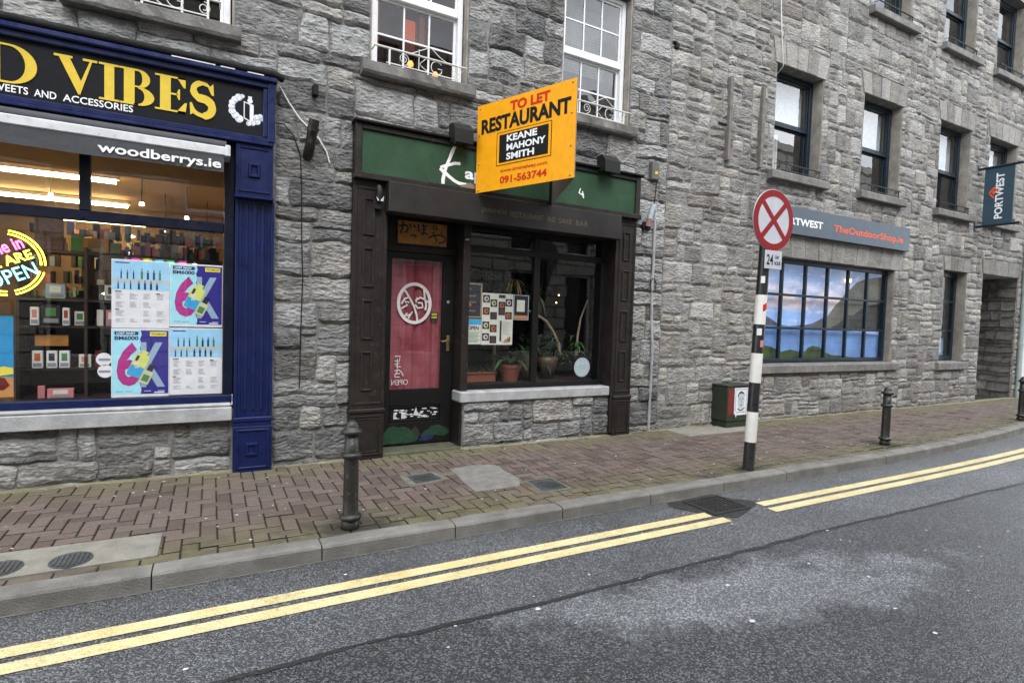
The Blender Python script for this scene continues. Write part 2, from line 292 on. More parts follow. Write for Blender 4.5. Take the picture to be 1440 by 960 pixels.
mat('print_rock', (.105,.10,.085), .6, var=.6, vs=3, emis=(.105,.10,.085), es=.2); mat('print_rock_dark', (.045,.045,.042), .6, var=.5, vs=4); mat('print_lake', (.13,.24,.50), .4, var=.5, vs=2.5, emis=(.13,.24,.5), es=.15); mat('print_grass', (.045,.08,.018), .6, var=.8, vs=6); mat('print_hill', (.12,.12,.15), .6, var=.4, vs=3)  # rock and lake prints share the weak stand-in glow

# ------------------------------------------------------------------ frames and builders
class Frame:
    def __init__(s, x0, y0, deg, s0):
        a = R_(deg); s.t = Vector((math.cos(a), math.sin(a), 0)); s.n = Vector((math.sin(a), -math.cos(a), 0)); s.o = Vector((x0, y0, 0)) - s.t*s0; s.a = a
    def __call__(s, p): # p = (s, d outwards, z)
        return s.o + s.t*p[0] + s.n*p[1] + Vector((0,0,p[2]))
FA = Frame(0, 5.70, 0, 0); FB = Frame(.45, 5.70, 1, .45); FC = Frame(5.5, 5.79, 0, 5.5)
class FWorld:
    a = 0
    def __call__(s, p): return Vector(p)
FW = FWorld()
ROOT = {}
def setp(o, label=None, cat=None, group=None, kind=None):
    if label: o['label'] = label
    if cat: o['category'] = cat
    if group: o['group'] = group
    if kind: o['kind'] = kind
def thing(name, label, cat, base, F=FW, group=None):
    o = bpy.data.objects.new(name, None); COL.objects.link(o); o.empty_display_size = .1
    b = F(base); o.matrix_world = Matrix.Translation(b)@Matrix.Rotation(F.a, 4, 'Z'); ROOT[o.name] = (o.matrix_world.inverted(), F); setp(o, label, cat, group); return o
def rootinv(parent):
    while parent.parent: parent = parent.parent
    return ROOT.get(parent.name, (Matrix.Identity(4), FW))
class MB:
    def __init__(s, F=FW): s.v = []; s.f = []; s.mi = []; s.F = F; s.sm = []
    def add(s, vs, fs, mi=0, smooth=False):
        o = len(s.v); s.v += [s.F(p) for p in vs]; s.f += [[i+o for i in f] for f in fs]; s.mi += [mi]*len(fs); s.sm += [smooth]*len(fs); return s
    def box(s, x0, x1, y0, y1, z0, z1, mi=0, bev=0):
        if bev:
            b = min(bev, (x1-x0)*.45, (y1-y0)*.45, (z1-z0)*.45)
            vs = []; 
            for (X, Y, Z) in [(a, bb, c) for a in (0,1) for bb in (0,1) for c in (0,1)]:
                x = (x0, x1)[X]; y = (y0, y1)[Y]; z = (z0, z1)[Z]; sx, sy, sz = (b if not X else -b), (b if not Y else -b), (b if not Z else -b)
                vs += [(x, y+sy, z+sz), (x+sx, y, z+sz), (x+sx, y+sy, z)]
            i = lambda X, Y, Z, k: 3*(X*4+Y*2+Z)+k
            fs = [[i(0,0,0,0),i(0,0,1,0),i(0,1,1,0),i(0,1,0,0)],[i(1,0,0,0),i(1,1,0,0),i(1,1,1,0),i(1,0,1,0)],[i(0,0,0,1),i(1,0,0,1),i(1,0,1,1),i(0,0,1,1)],[i(0,1,0,1),i(0,1,1,1),i(1,1,1,1),i(1,1,0,1)],[i(0,0,0,2),i(0,1,0,2),i(1,1,0,2),i(1,0,0,2)],[i(0,0,1,2),i(1,0,1,2),i(1,1,1,2),i(0,1,1,2)]]
            for Y in (0,1):
                for Z in (0,1): fs.append([i(0,Y,Z,1),i(1,Y,Z,1),i(1,Y,Z,2),i(0,Y,Z,2)])
            for X in (0,1):
                for Z in (0,1): fs.append([i(X,0,Z,0),i(X,1,Z,0),i(X,1,Z,2),i(X,0,Z,2)])
                for Y in (0,1): fs.append([i(X,Y,0,0),i(X,Y,1,0),i(X,Y,1,1),i(X,Y,0,1)])
            for X in (0,1):
                for Y in (0,1):
                    for Z in (0,1): fs.append([i(X,Y,Z,0),i(X,Y,Z,1),i(X,Y,Z,2)])
            return s.add(vs, fs, mi)
        vs = [(x,y,z) for x in (x0,x1) for y in (y0,y1) for z in (z0,z1)]
        return s.add(vs, [[0,1,3,2],[4,6,7,5],[0,4,5,1],[2,3,7,6],[0,2,6,4],[1,5,7,3]], mi)
    def prism(s, poly, d0, d1, mi=0): # poly in (s,z), extruded along d
        n = len(poly); vs = [(p[0], d0, p[1]) for p in poly]+[(p[0], d1, p[1]) for p in poly]
        fs = [list(range(n)), list(range(2*n-1, n-1, -1))]+[[i, (i+1)%n, n+(i+1)%n, n+i] for i in range(n)]
        return s.add(vs, fs, mi)
    def slab(s, poly, z0, z1, mi=0): # poly in (x,y)
        n = len(poly); vs = [(p[0], p[1], z0) for p in poly]+[(p[0], p[1], z1) for p in poly]
        return s.add(vs, [list(range(n)), list(range(2*n-1, n-1, -1))]+[[i, (i+1)%n, n+(i+1)%n, n+i] for i in range(n)], mi)
    def tube(s, pts, r, n=8, mi=0, taper=None):
        pts = [Vector(p) for p in pts]; rings = []; up = None
        for k, p in enumerate(pts):
            d = (pts[min(k+1, len(pts)-1)]-pts[max(k-1, 0)]).normalized()
            if up is None: up = d.orthogonal().normalized()
            up = (up-d*up.dot(d)).normalized(); w = d.cross(up); rr = r if taper is None else r*(1+(taper-1)*k/(len(pts)-1))
            rings.append([p+(up*math.cos(6.28318*i/n)+w*math.sin(6.28318*i/n))*rr for i in range(n)])
        vs = [tuple(q) for rg in rings for q in rg]; fs = [[k*n+i, k*n+(i+1)%n, (k+1)*n+(i+1)%n, (k+1)*n+i] for k in range(len(pts)-1) for i in range(n)]
        s.add(vs, fs, mi, True); s.add([tuple(q) for q in rings[0]]+[tuple(q) for q in rings[-1]], [list(range(n)), list(range(2*n-1, n-1, -1))], mi); return s
    def lathe(s, c, prof, n=20, mi=0, axis='z', smooth=True):
        smooth = smooth and axis == 'z'
        vs = []; 
        for (r, h) in prof:
            for i in range(n):
                a = 6.28318530718*i/n
                if axis == 'z': vs.append((c[0]+r*math.cos(a), c[1]+r*math.sin(a), c[2]+h))
                else: vs.append((c[0]+r*math.cos(a), c[1]+h, c[2]+r*math.sin(a)))
        fs = [[k*n+i, k*n+(i+1)%n, (k+1)*n+(i+1)%n, (k+1)*n+i] for k in range(len(prof)-1) for i in range(n)]
        fs += [list(range(n)), list(range(len(prof)*n-1, (len(prof)-1)*n-1, -1))]
        return s.add(vs, fs, mi, smooth)
    def build(s, name, m, parent=None, label=None, kind=None, cat=None, group=None):
        me = bpy.data.meshes.new(name); inv = rootinv(parent)[0] if parent else Matrix.Identity(4)
        me.from_pydata([inv@v for v in s.v], [], s.f); me.validate()
        for q in (m if isinstance(m, (list, tuple)) else [m]): me.materials.append(MATS[q] if isinstance(q, str) else q)
        if len(me.polygons) == len(s.mi):
            me.polygons.foreach_set('material_index', s.mi); me.polygons.foreach_set('use_smooth', s.sm)
        me.update()
        import bmesh
        if name != 'pane':
         bm = bmesh.new(); bm.from_mesh(me); bmesh.ops.recalc_face_normals(bm, faces=bm.faces); bm.to_mesh(me); bm.free()
        o = bpy.data.objects.new(name, me); COL.objects.link(o)
        if parent: o.parent = parent
        setp(o, label, cat, group, kind); return o
def copy_tree(o, parent=None, inv=None):
    c = o.copy(); COL.objects.link(c)
    if parent: c.parent = parent; c.matrix_parent_inverse = o.matrix_parent_inverse.copy()
    for ch in list(o.children): copy_tree(ch, c)
    return c
def frame_ring(mb, s0, s1, z0, z1, w, d0, d1, wb=None, wt=None, mi=0, bev=0):
    wb = wb or w; wt = wt or w
    mb.box(s0, s0+w, d0, d1, z0, z1, mi, bev); mb.box(s1-w, s1, d0, d1, z0, z1, mi, bev)
    mb.box(s0+w, s1-w, d0, d1-.001, z0, z0+wb, mi, bev); mb.box(s0+w, s1-w, d0, d1-.001, z1-wt, z1, mi, bev)

# ---- text: the built-in font turned into mesh, fitted to a box
_tc = {}
def text_geo(body, bold=0, ext=0.0):
    key = (body, bold)
    if key in _tc: return _tc[key]
    cu = bpy.data.curves.new('lettering', 'FONT'); cu.body = body; cu.offset = bold; cu.resolution_u = 3
    ob = bpy.data.objects.new('lettering', cu); COL.objects.link(ob)
    dg = bpy.context.evaluated_depsgraph_get(); dg.update(); me = ob.evaluated_get(dg).to_mesh()
    vs = [(v.co.x, v.co.y) for v in me.vertices]; fs = [list(p.vertices) for p in me.polygons]
    ob.evaluated_get(dg).to_mesh_clear(); bpy.data.objects.remove(ob); bpy.data.curves.remove(cu)
    _tc[key] = (vs, fs); return vs, fs
def text_mb(mb, body, box, d, bold=.0, mi=0, fn=None, mirror=False):
    vs, fs = text_geo(body, bold)
    if not vs: return mb
    x0 = min(v[0] for v in vs); x1 = max(v[0] for v in vs); y0 = min(v[1] for v in vs); y1 = max(v[1] for v in vs)
    s0, s1, z0, z1 = box; out = []
    for (x, y) in vs:
        u = (x-x0)/(x1-x0); v = (y-y0)/(y1-y0)
        if mirror: u = 1-u
        p = (s0+(s1-s0)*u, z0+(z1-z0)*v); out.append(fn(p) if fn else (p[0], d, p[1]))
    mb.add(out, fs, mi); return mb
def stroke(mb, pts, w, d, mi=0, fn=None, k0=0.0003): # brush stroke ribbon with width list
    n = len(pts); L_ = []
    for i, p in enumerate(pts):
        a = pts[max(i-1,0)]; b = pts[min(i+1,n-1)]; dx, dy = b[0]-a[0], b[1]-a[1]; q = math.hypot(dx,dy) or 1; ww = w[i] if isinstance(w,(list,tuple)) else w
        L_.append(((p[0]-dy/q*ww/2, p[1]+dx/q*ww/2), (p[0]+dy/q*ww/2, p[1]-dx/q*ww/2)))
    vs = []
    for a, b in L_:
        for q in (a, b): vs.append(fn(q) if fn else (q[0], d, q[1]))
    mb.add(vs, [[2*i, 2*i+1, 2*i+3, 2*i+2] for i in range(n-1)], mi); return mb
def arc(cx, cz, rx, rz, a0, a1, n=14): return [(cx+rx*math.cos(R_(a0+(a1-a0)*i/n)), cz+rz*math.sin(R_(a0+(a1-a0)*i/n))) for i in range(n+1)]

# ------------------------------------------------------------------ rubble walls
def FB1(p): return FA(p) if p[0] < .45 else FB(p)
def fr(p, s): return noise.noise(Vector(p)*s)
def lines(a, b, step, fixed):
    f = sorted(set([a, b]+[x for x in fixed if a < x < b])); g = [f[0]]
    for x in f[1:]:
        if x-g[-1] > .03: g.append(x)
    out = []
    for p, q in zip(g, g[1:]):
        n = max(1, round((q-p)/step)); out += [p+(q-p)*i/n for i in range(n)]
    return out+[g[-1]]
def pack(xs, zs, blocked, ws, hs, r, align=.6):
    nx, nz_ = len(xs)-1, len(zs)-1; occ = [[blocked((xs[i]+xs[i+1])/2, (zs[j]+zs[j+1])/2) for j in range(nz_)] for i in range(nx)]; out = []
    lasttop = {}
    for j in range(nz_):
        for i in range(nx):
            if occ[i][j]: continue
            h = r.choice(hs); w = r.choice(ws)
            lt = lasttop.get(i-1)
            if lt and lt > j and r.random() < align: h = min(lt-j, max(hs))
            if h == 1 and w < 3: w += 2
            if w == 1 and h < 2: h = 3
            w = min(w, nx-i); h = min(h, nz_-j)
            k = 0
            while k < w and not occ[i+k][j]: k += 1
            w = k
            q = 1
            while q < h and all(not occ[i+k][j+q] for k in range(w)): q += 1
            h = q
            # never leave a one-cell sliver
            if i+w < nx and not occ[i+w][j] and (i+w+1 >= nx or occ[i+w+1][j]) and all(not occ[i+w][j+q] for q in range(h)): w += 1
            for a in range(w):
                for b in range(h): occ[i+a][j+b] = True; lasttop[i+a] = j+h
            out.append((xs[i], xs[i+w], zs[j], zs[j+h]))
    return out
def near_edge(s, z, ops, rng):
    m = 1.0
    for (a, b, c, d) in ops:
        dx = max(a-s, 0, s-b); dz = max(c-z, 0, z-d); m = min(m, math.hypot(dx, dz)/rng)
    return m
def stone_geo(mb, rect, ops, cell, gap, amp, seed, wa=.02, proud=.03):
    a, b, c, d = rect; w, h = b-a, d-c; r = random.Random(seed)
    nx = max(3, min(14, round(w/cell))); nzz = max(3, min(9, round(h/cell)))
    style = r.random(); am = amp*(1.6 if style < .45 else (1.1 if style < .8 else .4)); st = 1 if style < .4 else (2.6 if style < .75 else 1.2)
    off = r.random()*50; tx_ = r.uniform(-.018,.018); out = r.uniform(0, 1)*proud; tilt = r.uniform(-.012, .012); cr = r.uniform(.012, .035); bul = r.uniform(.006, .02)
    vs = []
    for j in range(nzz+1):
        for i in range(nx+1):
            u, v = i/nx, j/nzz
            s = a+w*u; z = c+h*v
            k = min(1, near_edge(s, z, ops, .12))
            s2 = s+wa*k*(noise.noise(Vector((s*4.1, z*4.1, 5)))+.5*noise.noise(Vector((s*11, z*11, 7)))); z2 = z+wa*k*(noise.noise(Vector((s*2.3, z*3.7, 11.3)))+.75*noise.noise(Vector((s*6, z*6, 2.3)))+.35*noise.noise(Vector((s*17, z*17, 4.3))))
            # inset for the joint and round the corners
            ex = min(u, 1-u)*w; ez = min(v, 1-v)*h
            sx = 1 if u < .5 else -1; sz = 1 if v < .5 else -1
            gi = gap*(1+.6*noise.noise(Vector((s*7, z*7, 3.1+off))))
            if i in (0, nx): s2 += sx*gi
            if j in (0, nzz): z2 += sz*gi
            if ex < cr and ez < cr:
                q = (cr-ex)+(cr-ez)-cr
                if q > 0: s2 += sx*q*.35; z2 += sz*q*.35
            e = min(ex/.03, ez/.03, 1)
            cr1 = 1-abs(noise.noise(Vector((s*9+off, z*9*st, off))))*2
            cr2 = noise.noise(Vector((s*23, z*23*st, off+3)))
            cr3 = noise.noise(Vector((s*5.2+off*2, z*5.2*st, off+8)))
            dd = out+bul*e+tilt*(v-.5)+tx_*(u-.5)+am*(cr1*.6+cr2*.45+cr3*.9)*(.35+.65*e)
            if i in (0, nx) or j in (0, nzz): dd = min(dd, out*.6+.004)
            vs.append((s2, dd, z2))
    W_ = nx+1; fs = []
    for j in range(nzz):
        for i in range(nx): fs.append([j*W_+i, j*W_+i+1, (j+1)*W_+i+1, (j+1)*W_+i])
    ring = [i for i in range(W_)]+[j*W_+nx for j in range(1, nzz+1)]+[nzz*W_+i for i in range(nx-1, -1, -1)]+[j*W_ for j in range(nzz-1, 0, -1)]
    o = len(vs); n = len(ring); vs += [(vs[q][0], -.035, vs[q][2]) for q in ring]
    fs += [[ring[(i+1)%n], ring[i], o+i, o+(i+1)%n] for i in range(n)]
    mb.add(vs, fs)
def stone_wall(root, F, ext, openings, blocks, us, uz, ws, hs, m_stone, m_mortar, cell, gap, amp, seed, mort_d=-.012, thick=.34, align=.6, lim=285, rest_cell=1.6, proud=.03, wa=.02):
    a, b, c, d = ext; r = random.Random(seed)
    xs = lines(a, b, us, [q for o in openings+blocks for q in o[:2]]); zs = lines(c, d, uz, [q for o in openings+blocks for q in o[2:]])
    ins = lambda s, z, L_: any(o[0] < s < o[1] and o[2] < z < o[3] for o in L_)
    rects = pack(xs, zs, lambda s, z: ins(s, z, openings+blocks), ws, hs, r, align)
    # mortar bed
    X = sorted(set([a, b, .45 if a < .45 < b else a]+[max(a, min(b, q)) for o in openings for q in o[:2]])); Z = sorted(set([c, d]+[max(c, min(d, q)) for o in openings for q in o[2:]]))
    mb = MB(F)
    vid = {}
    def inside(i, j): return 0 <= i < len(X)-1 and 0 <= j < len(Z)-1 and not ins((X[i]+X[i+1])/2, (Z[j]+Z[j+1])/2, openings)
    for i in range(len(X)-1):
        for j in range(len(Z)-1):
            if not inside(i, j): continue
            x0, x1, z0, z1 = X[i], X[i+1], Z[j], Z[j+1]
            if F is FB1: x0 = .4501 if abs(x0-.45) < 1e-6 else x0
            f_, k_ = mort_d, -thick
            mb.add([(x0,f_,z0),(x1,f_,z0),(x1,f_,z1),(x0,f_,z1)], [[0,1,2,3]]); mb.add([(x0,k_,z0),(x1,k_,z0),(x1,k_,z1),(x0,k_,z1)], [[3,2,1,0]])
            if not inside(i-1, j): mb.add([(x0,f_,z0),(x0,f_,z1),(x0,k_,z1),(x0,k_,z0)], [[0,1,2,3]])
            if not inside(i+1, j): mb.add([(x1,f_,z0),(x1,f_,z1),(x1,k_,z1),(x1,k_,z0)], [[3,2,1,0]])
            if not inside(i, j-1): mb.add([(x0,f_,z0),(x1,f_,z0),(x1,k_,z0),(x0,k_,z0)], [[3,2,1,0]])
            if not inside(i, j+1): mb.add([(x0,f_,z1),(x1,f_,z1),(x1,k_,z1),(x0,k_,z1)], [[0,1,2,3]])
    mb.build('wall', m_mortar, root)
    def size(rc):
        p = project(F(((rc[0]+rc[1])/2, 0, (rc[2]+rc[3])/2)))
        if not p: return 0
        vis = -60 < p[0] < 1500 and -60 < p[1] < 1020
        return (rc[1]-rc[0])*(rc[3]-rc[2])/p[2]**2*(1 if vis else .01)
    rects.sort(key=size, reverse=True)
    ops = openings+blocks
    for k, rc in enumerate(rects[:lim]):
        q = MB(F); stone_geo(q, rc, ops, cell, gap, amp, seed*1000+k, wa, proud); q.build('stone', m_stone, root)
    q = MB(F)
    for k, rc in enumerate(rects[lim:]): stone_geo(q, rc, ops, cell*(rest_cell if size(rc) > 0 else 3), gap, amp, seed*1000+lim+k, wa, proud)
    if q.v: q.build('small_stones', m_stone, root, kind='stuff')
    return rects

def sash(root, F, s0, s1, z0, z1, zm, d, m, cols=0, barz=(), barz_up=(), fw=.06, meet=.05, behind=None, outer=.0, gm='window_glass'):
    """a window of a house: the mesh is its frame, sub-parts are bars and panes"""
    mb = MB(F); frame_ring(mb, s0, s1, z0, z1, fw, d-.09, d, wb=fw*1.1, bev=.006)
    i0, i1 = s0+fw, s1-fw
    mb.box(i0, i1, d-.075, d-.012, zm-meet/2, zm+meet/2, 0, .006)
    for (a, b, dd) in ((z0+fw*1.1, zm-meet/2, d-.055), (zm+meet/2, z1-fw, d-.025)):
        frame_ring(mb, i0+.001, i1-.001, a+.001, b-.001, .028, dd-.03, dd, bev=.004)
    w = mb.build('window', m, root)
    a0, a1 = i0+.029, i1-.029
    def glaze(za, zb, bars, dd):
        cs = [a0+(a1-a0)*k/max(1,cols) for k in range(max(1,cols)+1)] if cols else [a0, a1]
        zz = [za]+list(bars)+[zb]
        for x in cs[1:-1]: MB(F).box(x-.009, x+.009, dd-.022, dd-.004, za, zb).build('glazing_bar', m, w)
        for z in bars: MB(F).box(a0, a1, dd-.021, dd-.005, z-.009, z+.009).build('glazing_bar', m, w)
        for p, q in zip(cs, cs[1:]):
            for u, v in zip(zz, zz[1:]):
                e = rnd.uniform(-.0015, .0015); f_ = rnd.uniform(-.0015, .0015)
                MB(F).add([(p+.004, dd-.013+e, u+.004),(q-.004, dd-.013-e+f_, u+.004),(q-.004, dd-.013-e, v-.004),(p+.004, dd-.013+e-f_, v-.004)], [[0,1,2,3]]).build('pane', gm, w)
    glaze(z0+fw*1.1+.029, zm-meet/2-.029, barz, d-.058); glaze(zm+meet/2+.029, z1-fw-.029, barz_up, d-.028)
    return w
def room(F, s0, s1, z0, z1, d0, d1, m, parent, name='room_interior'):
    mb = MB(F); P = [(s0,d0,z0),(s1,d0,z0),(s1,d0,z1),(s0,d0,z1),(s0,d1,z0),(s1,d1,z0),(s1,d1,z1),(s0,d1,z1)]
    mb.add(P, [[4,5,6,7],[0,4,7,3],[1,2,6,5],[0,1,5,4],[3,7,6,2]]); return mb.build(name, m, parent)
glass('window_glass', (.9,.93,.95), .06, .03); glass('shop_glass', (1,1,1), .075, .05); glass('old_glass', (.8,.85,.86), .13, .35); glass('upper_glass', (.92,.95,.96), .24, .12)

# ================================================================== LEFT STONE BUILDING
lb = thing('stone_building', 'rough grey limestone building with the vape shop and the closed restaurant on its ground floor', 'building', (2, 5.75, 0))
WIN_L = [(-.95, .17), (1.38, 2.45), (3.68, 4.74)]
op_l = [(-4.2, .2, .56, 2.95), (1.58, 2.5, -.3, 2.8), (2.5, 4.585, .6, 2.8)]+[(a, b, 3.97, 5.62) for a, b in WIN_L]
bl_l = [(-4.2, .52, .56, 3.5), (.2, .52, -.3, .56), (1.24, 1.58, -.3, 3.3), (1.58, 4.585, 2.8, 3.3), (4.585, 4.88, -.3, 3.3), (2.5, 4.585, .53, .6)]
stone_wall(lb, FB1, (-4.2, 5.43, -.3, 7.2), op_l, bl_l, .066, .064, [2,3,4,5,6,6,7,8,9], [2,2,3,3,4,4,5,5], 'limestone_left', 'mortar_left', .030, .006, .0115, 3, lim=288, align=.5, proud=.02, mort_d=.001, wa=.028)
for k, (a, b) in enumerate(WIN_L):
    # sills: rough stone, a little broken along the lower arris
    mb = MB(FB1); n = 16; s0, s1 = a-.10, b+.05; zt, zb = 3.965, 3.835; r = random.Random(40+k)
    vs = []
    for i in range(n+1):
        s = s0+(s1-s0)*i/n; c = r.uniform(0,.012)+(r.random() < .15)*.012; e = r.uniform(0,.008)
        vs += [(s, -.14, zt+.012), (s, .115-e, zt-.004), (s, .135-e, zt-.016), (s, .135-c, zb+.02+c), (s, .12-c, zb+c*.5), (s, -.02, zb)]
    fs = [[6*i+q, 6*i+q+1, 6*i+q+7, 6*i+q+6] for i in range(n) for q in range(5)]+[[0,1,2,3,4,5], [6*n+q for q in (5,4,3,2,1,0)]]
    mb.add(vs, fs).build('window_sill', 'old_sill', lb)
    w = sash(lb, FB1, a+.03, b-.03, 3.98, 5.6, 4.77, -.10, 'white_upvc', 3, (4.37,), (5.17,), fw=.055, meet=.07, gm='old_glass' if k == 2 else 'window_glass')
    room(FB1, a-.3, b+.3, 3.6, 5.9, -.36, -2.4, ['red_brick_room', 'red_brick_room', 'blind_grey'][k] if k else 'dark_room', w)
    for sd in (0, 1):
        x = (a-.002 if sd == 0 else b-.018); MB(FB1).box(x, x+.02, -.3, -.012, 3.97, 5.61, 0, .003).build('reveal', 'reveal_render', lb)
# the lit pub room behind the first window: glowing lamp, timber panels
w1 = [o for o in lb.children if o.name.startswith('window') and 'sill' not in o.name][1]
MB(FB).box(2.10, 2.24, -1.2, -1.15, 4.86, 5.12, 0, .01).build('lit_panel', mat('amber_glow', (.45,.08,.008), .6, var=.5, vs=7, emis=(1,.16,.015), es=.14), w1)
MB(FB).box(2.28, 2.36, -1.2, -1.15, 4.84, 5.2, 0, .01).box(1.62,1.80,-1.25,-1.2,4.7,5.3,0,.01).build('dim_panel', mat('dim_amber', (.3,.06,.02), .6, var=.6, vs=8, emis=(1,.2,.04), es=.035), w1)
MB(FB).box(2.25, 2.27, -1.19, -1.1, 4.5, 5.4).box(2.02,2.05,-1.19,-1.1,4.5,5.4).box(2.4,2.8,-1.3,-1.2,4.4,5.1).build('room_woodwork', 'dark_wood', w1)
MB(FB).box(1.95, 2.09, -.75, -.7, 4.50, 4.66, 0, .01).build('red_cushion', 'dark_red', w1)
for (s, z) in ((2.227, 4.20), (1.932, 4.25)): MB(FB).lathe((s, -.4, z), [(.0,-.03),(.03,-.02),(.035,0),(.02,.03),(0,.035)], 10).build('lamp_bulb', 'ember', w1)
w2 = [o for o in lb.children if o.name.startswith('window') and 'sill' not in o.name][2]
mb = MB(FB)
for i in range(24): mb.box(3.74, 4.68, -.5-.01*(i%2), -.49, 4.72+i*.036, 4.745+i*.036)
mb.build('roller_blind', 'blind_grey', w2)
# wrought-iron window rails with scrolls
def rail(F, s0, s1, z0, gr, label, d=.10, dark=False):
    L_ = s1-s0; t = thing('window_rail', label, 'window rail', (s0, d, z0), F, gr); m = 'white_iron'
    zt = z0+.17; MB(F).box(s0, s1, d-.012, d+.012, zt-.007, zt+.007, 0, .003).build('top_bar', m, t)
    MB(F).box(s0+.12*L_, s1-.1*L_, d-.005, d+.005, z0+.022, z0+.032).build('bottom_bar', m, t)
    for s in (s0+.15*L_, s1-.10*L_): MB(F).box(s-.009, s+.009, d-.009, d+.009, z0-.03, zt).build('post', m, t)
    for s in (s0+.005, s1-.005): MB(F).tube([(s, d, zt), (s, d-.02, zt+.004), (s, -.02, zt+.002)], .007, 6).build('stay', m, t)
    P = lambda pts: [(s0+L_*p[0], d, z0+p[1]) for p in pts]
    sp = [(.30+.06*(1-k/22*.72)*math.cos(R_(-90+k*26))*1.0, .10+.062*(1-k/22*.72)*math.sin(R_(-90+k*26))) for k in range(23)]
    MB(F).tube(P(sp), .0045, 5).build('scroll', m, t)
    sp = [(.87-.05*(1-k/22*.72)*math.cos(R_(90+k*26)), .085+.055*(1-k/22*.72)*math.sin(R_(90+k*26))) for k in range(23)]
    MB(F).tube(P(sp), .0045, 5).build('scroll', m, t)
    MB(F).tube(P([(.46,.235),(.46,.03)]), .005, 5).tube(P([(.53,.155),(.465,.09),(.56,.03)]), .005, 5).build('letter_k', m, t)
    MB(F).tube(P([(.66+.065*math.cos(R_(a)), .095+.065*math.sin(R_(a))) for a in range(40, 330, 20)]+[(.715,.09),(.67,.09)]), .005, 5).build('letter_g', m, t)
    MB(F).tube(P([(.36,.165),(.45,.215),(.585,.285),(.70,.205),(.80,.165)]), .005, 5).build('gable_bar', m, t)
    return t
rail(FB, 1.40, 2.39, 3.955, 'scrolled iron rails on the white sash windows', 'white scrolled iron K G rail above the left half of the green fascia')
rail(FB, 3.70, 4.66, 3.945, 'scrolled iron rails on the white sash windows', 'greyish scrolled iron K G rail partly hidden by the orange board')
rail(FA, -.93, .06, 3.96, 'scrolled iron rails on the white sash windows', 'scrolled iron rail on the sill over the gold vape shop sign')

# ================================================================== RIGHT STONE BUILDING
rb = thing('stone_warehouse', 'tall brown-grey rubble warehouse with navy windows and the outdoor shop, right of the restaurant', 'building', (11, 5.79, 0))
W1F = [(7.58, 8.74), (9.88, 11.07), (12.42, 13.63), (14.44, 15.71)]
W2F = [(7.62, 8.78), (9.98, 11.18), (12.36, 13.56), (14.46, 15.72)]
op_r = [(7.42, 11.13, .885, 2.575), (12.885, 13.82, .87, 2.705), (14.51, 16.2, -.3, 2.735)]+[(a, b, 3.87, 5.49+.04*i) for i, (a, b) in enumerate(W1F)]+[(a, b, 6.99, 8.66) for a, b in W2F]
bl_r = [(7.38, 11.38, 2.575, 2.95), (12.8, 13.95, 2.705, 2.98), (14.4, 16.3, 2.735, 3.05)]+[(a-.12, b+.12, 5.49+.04*i, 5.86+.04*i) for i, (a, b) in enumerate(W1F)]+[(a-.12, b+.12, 8.66, 9.0) for a, b in W2F]
stone_wall(rb, FC, (5.435, 16.42, -.45, 10.6), op_r, bl_r, .078, .062, [2,3,3,4,4,5,6,7], [1,2,2,2,3,3,4,5], 'limestone_right', 'mortar_right', .040, .004, .0078, 5, mort_d=.004, lim=288, align=.45, rest_cell=1.3, proud=.015, wa=.024)
def voussoirs(a, b, z0, z1, n, spl=.09, m='dressed_stone'):
    for i in range(n):
        def X(t, z): c = (a+b)/2; x = a+(b-a)*t; return x+(x-c)/(b-a)*2*spl*((z-z0)/(z1-z0))
        p = [(X(i/n, z0)+.004, z0), (X((i+1)/n, z0)-.004, z0), (X((i+1)/n, z1)-.004, z1), (X(i/n, z1)+.004, z1)]
        o = rnd.uniform(.016, .026); q = MB(FC)
        cx = sum(v[0] for v in p)/4; cz = sum(v[1] for v in p)/4; inn = [(cx+(v[0]-cx)*.93, cz+(v[1]-cz)*.96) for v in p]
        vs = [(v[0], -.03, v[1]) for v in p]+[(v[0], o-.006, v[1]) for v in p]+[(v[0], o, v[1]) for v in inn]
        q.add(vs, [[3,2,1,0]]+[[k, (k+1)%4, 4+(k+1)%4, 4+k] for k in range(4)]+[[4+k, 4+(k+1)%4, 8+(k+1)%4, 8+k] for k in range(4)]+[[8,9,10,11]]).build('lintel_stone', m, rb)
voussoirs(7.42, 11.3, 2.577, 2.945, 11, .10); voussoirs(12.88, 13.88, 2.707, 2.975, 4, .05); voussoirs(14.48, 16.22, 2.737, 3.04, 3, .05)
for i, (a, b) in enumerate(W1F): voussoirs(a-.04, b+.04, 5.492+.04*i, 5.85+.04*i, 5, .09)
for a, b in W2F: voussoirs(a-.04, b+.04, 8.662, 8.99, 5, .09)
def c_sill(a, b, z0, z1, d=.11, m='old_sill'):
    mb = MB(FC); n = 10; vs = []; r = random.Random(int(a*10))
    for i in range(n+1):
        s = a+(b-a)*i/n; e = r.uniform(0,.006)
        vs += [(s, -.2, z1+.015), (s, d-e, z1-.006), (s, d+.012-e, z1-.02), (s, d+.012-e, z0+.012), (s, d-e, z0), (s, -.02, z0)]
    mb.add(vs, [[6*i+q, 6*i+q+1, 6*i+q+7, 6*i+q+6] for i in range(n) for q in range(5)]+[[0,1,2,3,4,5], [6*n+q for q in (5,4,3,2,1,0)]]).build('window_sill', m, rb)
def liners(a, b, z0, z1, dd=-.3):
    MB(FC).box(b-.008, b+.02, dd, -.002, z0, z1, 0, .003).build('reveal', 'reveal_render', rb); MB(FC).box(a-.02, a+.008, dd, -.002, z0, z1, 0, .003).build('reveal', 'reveal_render', rb)
